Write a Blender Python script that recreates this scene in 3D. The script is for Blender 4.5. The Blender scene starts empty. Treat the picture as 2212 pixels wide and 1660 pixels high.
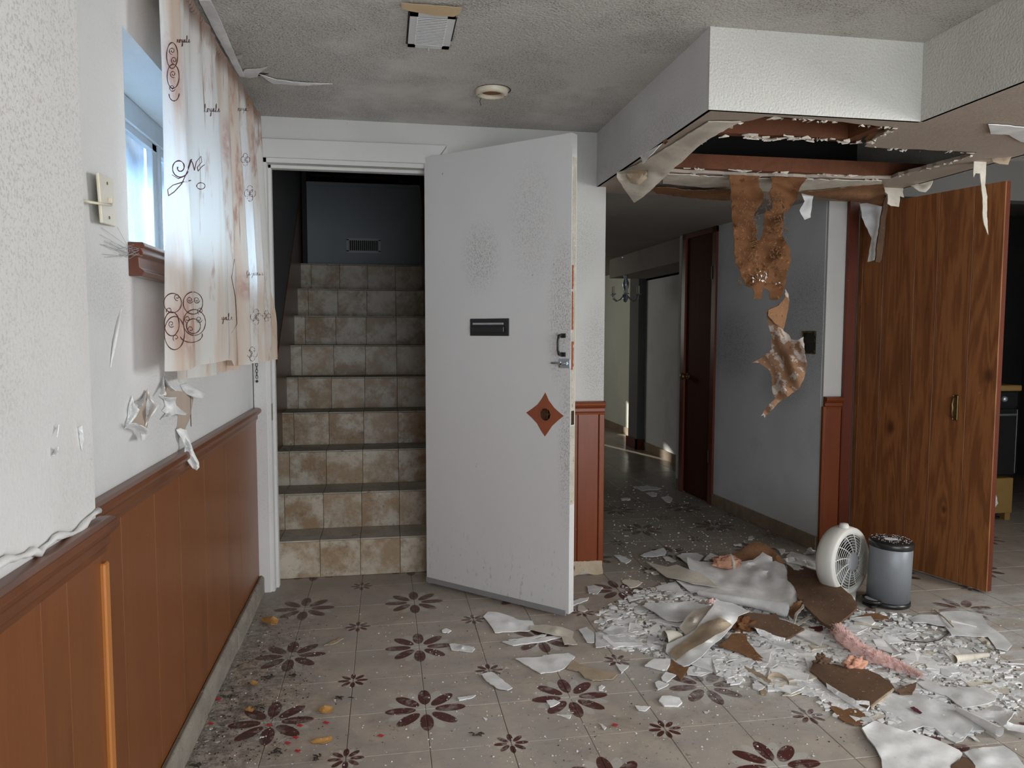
import bpy, bmesh, math, random
from math import sin, cos, pi, radians, hypot, atan2, sqrt
from mathutils import Vector, Matrix
from mathutils.geometry import delaunay_2d_cdt
import mathutils.noise as mn
random.seed(7)
scene = bpy.context.scene
C = scene.collection

# ------------------------------------------------------------------ camera
FPX, YAW, PIT, ROL = 1590.43209, 0.17024101, -0.07003309, 0.00231867
T = 0.244                       # floor tile pitch
H = 5.07339442 * T              # camera height
OX, OY = -1.51273928 * T, 13.6470517 * T   # a lattice point of the floor pattern
FW = Vector((sin(YAW)*cos(PIT), cos(YAW)*cos(PIT), sin(PIT)))
RT = Vector((cos(YAW), -sin(YAW), 0))
UP = RT.cross(FW)
RT, UP = (cos(ROL)*RT + sin(ROL)*UP), (-sin(ROL)*RT + cos(ROL)*UP)
cam_data = bpy.data.cameras.new('camera')
cam = bpy.data.objects.new('camera', cam_data)
C.objects.link(cam)
cam_data.sensor_width = 36
cam_data.lens = FPX / 2212 * 36
cam_data.clip_start = 0.02
mw = Matrix((RT, UP, -FW)).transposed().to_4x4()
mw.translation = Vector((0, 0, H))
cam.matrix_world = mw
scene.camera = cam

# ------------------------------------------------------------------ view, world, lights
vs = scene.view_settings
vs.view_transform = 'Standard'; vs.look = 'None'; vs.gamma = 1; vs.use_curve_mapping = False
vs.exposure = 0.0
w = bpy.data.worlds.new('daylight'); scene.world = w; w.use_nodes = True
bg = w.node_tree.nodes['Background']
bg.inputs[0].default_value = (0.55, 0.75, 1.0, 1); bg.inputs[1].default_value = 2.2

def area(name, loc, target, sx, sy, energy, col):
    d = bpy.data.lights.new(name, 'AREA'); d.shape = 'RECTANGLE'; d.size = sx; d.size_y = sy
    d.energy = energy; d.color = col
    o = bpy.data.objects.new(name, d); C.objects.link(o); o.location = loc
    o.rotation_euler = (Vector(target) - Vector(loc)).to_track_quat('-Z', 'Y').to_euler()
    return o
area('daylight_rear_window', (1.5, -1.70, 1.12), (1.5, 4, 1.10), 3.0, 1.95, 74, (1.0, 0.985, 0.965))
area('added_side_fill', (4.72, 0.4, 1.35), (1.0, 1.6, 0.9), 1.8, 1.3, 100, (1.0, 0.98, 0.95))  # unseen side light, added to brighten the floor and left walls
area('daylight_left_window', (-1.15, 2.45, 1.95), (0.7, 2.85, 0.8), 1.5, 0.8, 205, (0.50, 0.75, 1.0))
area('daylight_hall_room', (0.7, 8.9, 1.5), (2.9, 8.2, 0.4), 1.0, 1.0, 10, (1.0, 0.97, 0.85))
sd = bpy.data.lights.new('sun', 'SUN'); sd.energy = 16; sd.angle = 0.012; sd.color = (1, 0.96, 0.84)
so = bpy.data.objects.new('sun', sd); C.objects.link(so)
so.rotation_euler = Vector((1.0, -3.2, -0.84)).to_track_quat('-Z', 'Y').to_euler()

# ------------------------------------------------------------------ pixel -> point on a real plane
def ray(x, y): return (x-1106)/FPX*RT - (y-830)/FPX*UP + FW
def on_z(x, y, z=0.0):
    d = ray(x, y); return Vector((0, 0, H)) + d*((z-H)/d.z)
def on_y(x, y, Y):
    d = ray(x, y); return Vector((0, 0, H)) + d*(Y/d.y)
def on_x(x, y, X):
    d = ray(x, y); return Vector((0, 0, H)) + d*(X/d.x)

# ------------------------------------------------------------------ material DSL
class G:
    def __init__(s, name, rough=0.6, spec=0.4):
        s.m = bpy.data.materials.new(name); s.m.use_nodes = True
        s.t = s.m.node_tree; s.b = s.t.nodes['Principled BSDF']
        s.b.inputs['Roughness'].default_value = rough
        s.b.inputs['Specular IOR Level'].default_value = spec
        s.geo = None
    def n(s, t, **k):
        x = s.t.nodes.new(t)
        for a, v in k.items(): setattr(x, a, v)
        return x
    def put(s, sock, v):
        if v is None: return
        if isinstance(v, bpy.types.NodeSocket): s.t.links.new(v, sock)
        elif isinstance(v, (tuple, list)) and len(v) == 3 and sock.type == 'RGBA': sock.default_value = (*v, 1)
        else: sock.default_value = v
    def m_(s, op, a, b=0.0, c=0.0, clamp=False):
        x = s.n('ShaderNodeMath', operation=op, use_clamp=clamp)
        s.put(x.inputs[0], a); s.put(x.inputs[1], b)
        if op in ('MULTIPLY_ADD', 'COMPARE', 'SMOOTH_MIN'): s.put(x.inputs[2], c)
        return x.outputs[0]
    def pos(s): return s.n('ShaderNodeNewGeometry').outputs['Position']
    def objc(s): return s.n('ShaderNodeTexCoord').outputs['Object']
    def map(s, v, scale=(1, 1, 1), loc=(0, 0, 0), rot=(0, 0, 0)):
        x = s.n('ShaderNodeMapping'); s.put(x.inputs[0], v)
        x.inputs['Scale'].default_value = scale; x.inputs['Rotation'].default_value = rot
        s.put(x.inputs['Location'], loc); return x.outputs[0]
    def noise(s, v, sc, det=3, rough=0.5, dist=0.0, color=False):
        x = s.n('ShaderNodeTexNoise'); s.put(x.inputs['Vector'], v)
        x.inputs['Scale'].default_value = sc; x.inputs['Detail'].default_value = det
        x.inputs['Roughness'].default_value = rough; x.inputs['Distortion'].default_value = dist
        return x.outputs['Color' if color else 'Fac']
    def vor(s, v, sc, feat='F1', out='Distance'):
        x = s.n('ShaderNodeTexVoronoi', feature=feat); s.put(x.inputs['Vector'], v)
        x.inputs['Scale'].default_value = sc; return x.outputs[out]
    def ramp(s, f, lo, hi, a=0.0, b=1.0):
        x = s.n('ShaderNodeMapRange'); s.put(x.inputs[0], f)
        x.interpolation_type = 'SMOOTHSTEP'
        for i, v in zip((1, 2, 3, 4), (lo, hi, a, b)): x.inputs[i].default_value = v
        return x.outputs[0]
    def mix(s, f, a, b, mode='MIX'):
        x = s.n('ShaderNodeMix', data_type='RGBA', blend_type=mode)
        s.put(x.inputs[0], f); s.put(x.inputs[6], a); s.put(x.inputs[7], b); return x.outputs[2]
    def sep(s, v):
        x = s.n('ShaderNodeSeparateXYZ'); s.put(x.inputs[0], v); return x.outputs
    def comb(s, a, b, c):
        x = s.n('ShaderNodeCombineXYZ')
        for i, v in enumerate((a, b, c)): s.put(x.inputs[i], v)
        return x.outputs[0]
    def rnd(s): return s.n('ShaderNodeObjectInfo').outputs['Random']
    def blob(s, v, c, r, soft=0.5):
        """1 inside an ellipsoid-shaped stain at c with radii r, fading out"""
        x = s.n('ShaderNodeVectorMath', operation='SUBTRACT'); s.put(x.inputs[0], v); x.inputs[1].default_value = c
        y = s.n('ShaderNodeVectorMath', operation='DIVIDE'); s.put(y.inputs[0], x.outputs[0]); y.inputs[1].default_value = r
        z = s.n('ShaderNodeVectorMath', operation='LENGTH'); s.put(z.inputs[0], y.outputs[0])
        return s.ramp(z.outputs['Value'], 1.0, 1-soft)
    def bump(s, h, strength=0.3, dist=0.01):
        x = s.n('ShaderNodeBump'); x.inputs['Strength'].default_value = strength
        x.inputs['Distance'].default_value = dist; s.put(x.inputs['Height'], h)
        s.t.links.new(x.outputs[0], s.b.inputs['Normal'])
    def col(s, c): s.put(s.b.inputs['Base Color'], c); return s.m
    def rough(s, v): s.put(s.b.inputs['Roughness'], v)

def plain(name, c, rough=0.5, metal=0.0, spec=0.4, var=0.12, sc=12):
    g = G(name, rough, spec); g.b.inputs['Metallic'].default_value = metal
    n = g.noise(g.pos(), sc, 4)
    g.bump(g.noise(g.pos(), 60, 3), 0.12, 0.004)
    return g.col(g.mix(n, tuple(x*(1-var) for x in c), tuple(min(1, x*(1+var)) for x in c)))

def wall_mat(name, base, mold=0.0, blobs=(), stip=0.15, dark=(0.16, 0.15, 0.13), bump=0.25, low=0.5):
    g = G(name, 0.75, 0.25); p = g.pos()
    big = g.noise(p, 1.6, 3, 0.55)
    c = g.mix(g.ramp(big, 0.3, 0.7), tuple(x*0.90 for x in base), base)
    sp = g.ramp(g.noise(p, 190, 3, 0.65), 0.50, 0.64)
    patch = g.ramp(g.noise(p, 2.3, 4, 0.6), low, low+0.22)
    amt = g.m_('MULTIPLY', patch, mold)
    for b in blobs:
        amt = g.m_('MAXIMUM', amt, g.m_('MULTIPLY', g.blob(p, b[0], b[1], 0.75), b[2]))
    c = g.mix(g.m_('MULTIPLY', g.m_('MULTIPLY', sp, amt), 0.9, clamp=True), c, dark)
    c = g.mix(g.m_('MULTIPLY', amt, 0.22, clamp=True), c, dark)
    mk = g.ramp(g.noise(g.map(p, (1, 1, 0.6)), 26, 3, 0.7), 0.73, 0.78)
    c = g.mix(g.m_('MULTIPLY', mk, 0.45), c, (0.22, 0.2, 0.17))
    h = g.m_('ADD', g.m_('MULTIPLY', g.noise(p, 120, 3), stip*3), g.noise(p, 6, 2))
    g.bump(h, bump, 0.01)
    return g.col(c)

def wood_mat(name, a, b, gs=1.0, rough=0.32, knots=(), rings=True, knotc=(0.05, 0.015, 0.005), coat=0.15, vert=True, amt=1.0, spec=0.35):
    g = G(name, rough, spec)
    p = g.pos(); r = g.rnd()
    off = g.n('ShaderNodeVectorMath', operation='ADD'); g.put(off.inputs[0], p)
    g.put(off.inputs[1], g.comb(g.m_('MULTIPLY', r, 3.7), g.m_('MULTIPLY', r, 2.9), g.m_('MULTIPLY', r, 5.3)))
    q = off.outputs[0]
    st = (9*gs, 9*gs, 0.8*gs) if vert else (9*gs, 0.8*gs, 9*gs)
    m = g.map(q, st)
    n1 = g.noise(m, 2.0, 5, 0.6, 0.4)
    ph = g.m_('MULTIPLY', n1, 46.0 if rings else 30.0)
    for k in knots:
        d = g.n('ShaderNodeVectorMath', operation='SUBTRACT'); g.put(d.inputs[0], p); d.inputs[1].default_value = k[0]
        d2 = g.n('ShaderNodeVectorMath', operation='DIVIDE'); g.put(d2.inputs[0], d.outputs[0]); d2.inputs[1].default_value = (k[1], k[1], k[1]*2.6)
        d3 = g.n('ShaderNodeVectorMath', operation='LENGTH'); g.put(d3.inputs[0], d2.outputs[0])
        ph = g.m_('ADD', ph, g.m_('MULTIPLY', g.m_('POWER', 2.0, g.m_('MULTIPLY', d3.outputs['Value'], -0.5)), 14.0))
    wv = g.m_('MULTIPLY_ADD', g.m_('SINE', ph), 0.5, 0.5)
    fine = g.noise(g.map(q, tuple(x*6 for x in st)), 3.0, 4, 0.7)
    f = g.m_('MULTIPLY_ADD', wv, 0.55 if rings else 0.15, g.m_('MULTIPLY', fine, 0.45))
    c = g.mix(f, b, a)
    c = g.mix(g.m_('MULTIPLY', g.ramp(g.noise(g.map(q, (3, 3, 0.7)), 1.6, 3), 0.5, 0.8), 0.5*amt), c, tuple(x*0.45 for x in b))
    c = g.mix(g.m_('MULTIPLY', r, 0.25), c, tuple(x*0.6 for x in b))
    for k in knots:
        c = g.mix(g.m_('MULTIPLY', g.blob(p, k[0], (k[1], k[1], k[1]*1.5), 0.8), 0.9), c, knotc)
    for k in range(1):
        sp = g.ramp(g.noise(p, 34, 2, 0.6), 0.76, 0.79)
        c = g.mix(g.m_('MULTIPLY', sp, 0.35), c, (0.45, 0.38, 0.3))
    g.b.inputs['Coat Weight'].default_value = coat; g.b.inputs['Coat Roughness'].default_value = 0.3
    g.bump(f, 0.08, 0.003)
    return g.col(c)

# ---- floor tiles with the printed flowers
def floor_mat():
    g = G('floor_tile_print', 0.42, 0.4); p = g.pos(); X, Y, Z = g.sep(p)
    u = g.m_('DIVIDE', g.m_('SUBTRACT', X, OX), T)
    v0 = g.m_('DIVIDE', g.m_('SUBTRACT', Y, OY), T)
    v = g.m_('MINIMUM', v0, g.m_('DIVIDE', v0, 1.055))
    v = g.m_('MAXIMUM', g.m_('MINIMUM', v0, 0.0), g.m_('DIVIDE', v0, 1.055))
    v = g.m_('ADD', g.m_('MINIMUM', v0, 0.0), g.m_('DIVIDE', g.m_('MAXIMUM', v0, 0.0), 1.055))
    def flower(o, k):
        a = g.m_('SUBTRACT', u, o); b = g.m_('SUBTRACT', v, o)
        a = g.m_('SUBTRACT', a, g.m_('MULTIPLY', g.m_('ROUND', g.m_('DIVIDE', a, 2.0)), 2.0))
        b = g.m_('SUBTRACT', b, g.m_('MULTIPLY', g.m_('ROUND', g.m_('DIVIDE', b, 2.0)), 2.0))
        r = g.m_('SQRT', g.m_('ADD', g.m_('MULTIPLY', a, a), g.m_('MULTIPLY', b, b)))
        r = g.m_('DIVIDE', r, k); th = g.m_('ARCTAN2', b, a)
        def petal(off, rc, hl, hw, soft):
            t = g.m_('ADD', th, off); s8 = pi/4
            t = g.m_('SUBTRACT', t, g.m_('MULTIPLY', g.m_('ROUND', g.m_('DIVIDE', t, s8)), s8))
            lx = g.m_('DIVIDE', g.m_('SUBTRACT', g.m_('MULTIPLY', r, g.m_('COSINE', t)), rc), hl)
            ly = g.m_('DIVIDE', g.m_('MULTIPLY', r, g.m_('SINE', t)), hw)
            e = g.m_('ADD', g.m_('MULTIPLY', lx, lx), g.m_('MULTIPLY', ly, ly))
            return g.ramp(e, 1.0+soft, 1.0-soft)
        core = g.ramp(r, 0.62, 0.05)
        return petal(0.0, 0.335, 0.205, 0.089, 0.08), petal(pi/8, 0.37, 0.16, 0.07, 0.25), core
    d1, l1, c1 = flower(0.0, 1.0); d2, l2, c2 = flower(1.0, 0.40)
    near = g.m_('LESS_THAN', Y, 5.15)
    n1 = g.noise(p, 7, 5, 0.65); n2 = g.noise(g.map(p, (8, 26, 1)), 1.5, 4, 0.6); n3 = g.noise(p, 1.3, 3)
    c = g.mix(g.ramp(n1, 0.38, 0.66), (0.36, 0.325, 0.285), (0.47, 0.395, 0.325))
    c = g.mix(g.m_('MULTIPLY', g.ramp(g.noise(p, 3.4, 6, 0.7), 0.50, 0.68), 0.55), c, (0.26, 0.20, 0.155))
    c = g.mix(g.m_('MULTIPLY', g.ramp(n2, 0.55, 0.75), 0.45), c, (0.26, 0.18, 0.13))
    c = g.mix(g.m_('MULTIPLY', g.ramp(n3, 0.35, 0.65), 0.30), c, (0.52, 0.50, 0.45))
    pale = g.m_('MULTIPLY', g.m_('MAXIMUM', g.m_('MAXIMUM', l1, l2), g.m_('MULTIPLY', c1, 0.7)), near)
    c = g.mix(g.m_('MULTIPLY', pale, 0.65), c, (0.53, 0.52, 0.47))
    dk = g.m_('MULTIPLY', g.m_('MAXIMUM', d1, d2), near)
    wear = g.ramp(g.noise(p, 22, 4, 0.7), 0.36, 0.50, 0.55, 1.0)
    c = g.mix(g.m_('MULTIPLY', dk, wear), c, (0.088, 0.026, 0.021))
    dirt = g.ramp(g.noise(p, 48, 4, 0.75), 0.58, 0.70)
    dz = g.ramp(g.noise(p, 2.1, 3), 0.42, 0.62)
    c = g.mix(g.m_('MULTIPLY', g.m_('MULTIPLY', dirt, dz), 0.75), c, (0.055, 0.045, 0.038))
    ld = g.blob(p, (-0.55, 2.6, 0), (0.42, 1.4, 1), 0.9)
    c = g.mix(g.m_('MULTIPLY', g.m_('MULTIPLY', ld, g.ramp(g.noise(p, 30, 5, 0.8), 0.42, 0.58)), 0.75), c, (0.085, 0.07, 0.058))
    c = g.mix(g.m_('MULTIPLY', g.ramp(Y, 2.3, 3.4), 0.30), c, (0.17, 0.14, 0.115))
    # darker brown from the threshold on into the hall
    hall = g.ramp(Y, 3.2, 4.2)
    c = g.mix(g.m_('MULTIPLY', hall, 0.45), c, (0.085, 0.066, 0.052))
    # plaster dust fallen around the heap
    a1 = g.blob(p, (1.75, 2.55, 0), (1.15, 0.75, 1), 0.7); a2 = g.blob(p, (2.35, 2.30, 0), (1.3, 0.62, 1), 0.7)
    a3 = g.blob(p, (2.9, 2.75, 0), (0.9, 0.42, 1), 0.8)
    am = g.m_('MAXIMUM', g.m_('MAXIMUM', a1, a2), a3)
    sm = g.ramp(g.noise(g.map(p, (1, 2.2, 1), (0, 0, 0), (0, 0, 0.5)), 7, 5, 0.75), 0.40, 0.60)
    gr = g.ramp(g.noise(p, 55, 3, 0.7), 0.42, 0.60)
    du = g.m_('MULTIPLY', am, g.m_('MULTIPLY_ADD', sm, 0.75, g.m_('MULTIPLY', gr, 0.25)), clamp=True)
    sp = g.m_('MULTIPLY', g.ramp(g.noise(p, 13, 3, 0.6), 0.70, 0.77), 0.75)
    du = g.m_('MAXIMUM', du, sp)
    c = g.mix(g.m_('MULTIPLY', du, 0.85), c, (0.56, 0.56, 0.55))
    g.rough(g.ramp(Y, 5.2, 6.6, 0.48, 0.22))
    g.bump(g.noise(p, 60, 4), 0.12, 0.004)
    return g.col(c)

def riser_mat():
    g = G('stair_tile_glaze', 0.4, 0.4); p = g.pos(); r = g.rnd()
    q = g.n('ShaderNodeVectorMath', operation='ADD'); g.put(q.inputs[0], p); g.put(q.inputs[1], g.comb(g.m_('MULTIPLY', r, 9), 0.0, g.m_('MULTIPLY', r, 5)))
    q = q.outputs[0]
    n = g.noise(q, 6, 5, 0.7)
    c = g.mix(g.ramp(n, 0.36, 0.62), (0.50, 0.46, 0.38), (0.26, 0.165, 0.085))
    c = g.mix(g.m_('MULTIPLY', g.ramp(g.noise(q, 14, 5, 0.75), 0.52, 0.70), 0.65), c, (0.115, 0.062, 0.03))
    c = g.mix(g.m_('MULTIPLY', r, 0.35), c, (0.45, 0.36, 0.25))
    c = g.mix(g.m_('MULTIPLY', g.ramp(g.noise(p, 80, 3, 0.7), 0.62, 0.7), 0.5), c, (0.06, 0.04, 0.03))
    g.bump(n, 0.1, 0.004)
    return g.col(c)

def speck_mat(name, base, sp1, sp2, s1=40, s2=110, t1=(0.60, 0.68), t2=(0.6, 0.7), rough=0.85, sheen=0):
    g = G(name, rough, 0.08); p = g.pos()
    c = g.mix(g.ramp(g.noise(p, 9, 4, 0.6), 0.35, 0.65), tuple(x*0.78 for x in base), base)
    c = g.mix(g.ramp(g.noise(p, s1, 4, 0.7), *t1), c, sp1)
    c = g.mix(g.ramp(g.noise(p, s2, 3, 0.6), *t2), c, sp2)
    g.bump(g.noise(p, 45, 5, 0.7), 0.12, 0.006)
    return g.col(c)

def door_mat():
    g = G('chalky_white_paint', 0.45, 0.35); p = g.pos()
    c = g.mix(g.noise(g.map(p, (1, 1, .3)), 3, 4), (0.60, 0.59, 0.58), (0.68, 0.68, 0.67))
    sp = g.ramp(g.noise(g.map(p, (1, 1, 0.6)), 210, 3, 0.7), 0.47, 0.62)
    A = Vector((0.19, 3.57, 0)); U = Vector((0.724, -0.690, 0))
    amt = None
    for (uu, zz, ru, rz, k) in ((0.33, 1.58, .14, .22, .8), (0.60, 1.70, .16, .38, .45), (0.76, 1.35, .10, .42, .8), (0.78, 0.75, .055, .5, .7), (0.74, 1.15, .06, .2, .6)):
        b = g.m_('MULTIPLY', g.blob(p, tuple(A+U*uu+Vector((0, 0, zz))), (ru, ru, rz), 0.85), k)
        amt = b if amt is None else g.m_('MAXIMUM', amt, b)
    c = g.mix(g.m_('MULTIPLY', g.m_('MULTIPLY', sp, amt), 0.75), c, (0.17, 0.14, 0.12))
    mk = g.ramp(g.noise(g.map(p, (1, 1, 0.5), (3, 1, 2)), 24, 3, 0.72), 0.72, 0.76)
    c = g.mix(g.m_('MULTIPLY', mk, 0.75), c, (0.13, 0.11, 0.09))
    X, Y, Z = g.sep(p)
    lowd = g.ramp(Z, 0.45, 0.02)
    mk2 = g.ramp(g.noise(g.map(p, (1, 1, 0.35)), 60, 4, 0.75), 0.58, 0.68)
    c = g.mix(g.m_('MULTIPLY', g.m_('MULTIPLY', mk2, lowd), 0.5), c, (0.25, 0.23, 0.2))
    g.bump(g.noise(p, 40, 3), 0.06, 0.003)
    return g.col(c)

def curtain_mat():
    g = G('printed_curtain_cloth', 0.85, 0.1); p = g.pos()
    q = g.map(p, (3, 4, 0.55)); n = g.noise(q, 1.3, 4, 0.6, 0.3)
    c = g.mix(g.ramp(n, 0.44, 0.66), (0.84, 0.83, 0.80), (0.72, 0.57, 0.45))
    c = g.mix(g.m_('MULTIPLY', g.ramp(g.noise(g.map(p, (6, 8, 2.2), (4, 2, 1)), 1.2, 5, 0.7), 0.56, 0.70), 0.75), c, (0.42, 0.20, 0.14))
    br = g.ramp(g.noise(g.map(p, (30, 34, 2.0), (1, 7, 3)), 1.1, 3, 0.6), 0.64, 0.72)
    c = g.mix(g.m_('MULTIPLY', br, 0.7), c, (0.28, 0.19, 0.12))
    for (x, y, ry, rz, k) in ((398, 705, .17, .12, .6), (372, 150, .09, .12, .55), (398, 380, .10, .08, .2), (495, 310, .05, .12, .5), (520, 620, .06, .07, .5)):
        q = on_x(x, y, -0.52); bb_ = g.blob(p, tuple(q), (.3, ry, rz), 0.7)
        c = g.mix(g.m_('MULTIPLY', g.m_('MULTIPLY', bb_, k), g.ramp(g.noise(p, 18, 4, .7), .3, .6)), c, (0.50, 0.20, 0.15))
    X, Y, Z = g.sep(p)
    c = g.mix(g.ramp(Z, 2.09, 2.16, 0.0, 0.75), c, (0.24, 0.12, 0.07))
    g.put(g.b.inputs['Base Color'], c)
    tr = g.n('ShaderNodeBsdfTranslucent'); g.put(tr.inputs[0], c)
    mx = g.n('ShaderNodeMixShader'); mx.inputs[0].default_value = 0.5
    g.t.links.new(g.b.outputs[0], mx.inputs[1]); g.t.links.new(tr.outputs[0], mx.inputs[2])
    out = g.t.nodes['Material Output']; g.t.links.new(mx.outputs[0], out.inputs[0])
    return g.m

def glass_mat(name, tint, alpha=0.25, rough=0.15):
    g = G(name, rough, 0.5); p = g.pos()
    n = g.noise(p, 5, 5, 0.7)
    g.put(g.b.inputs['Base Color'], g.mix(n, tint, (0.8, 0.9, 1.0)))
    sc = g.n('ShaderNodeBsdfTransparent'); mx = g.n('ShaderNodeMixShader')
    X, Y, Z = g.sep(p)
    film = g.m_('MULTIPLY', g.ramp(Z, 1.56, 1.84), g.ramp(n, 0.2, 0.6, 0.75, 1.0))
    g.put(mx.inputs[0], g.m_('MAXIMUM', g.ramp(n, 0.3, 0.7, alpha, min(1, alpha+0.35)), g.m_('MULTIPLY', film, 0.97)))
    g.t.links.new(sc.outputs[0], mx.inputs[1]); g.t.links.new(g.b.outputs[0], mx.inputs[2])
    g.t.links.new(mx.outputs[0], g.t.nodes['Material Output'].inputs[0])
    return g.m

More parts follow.
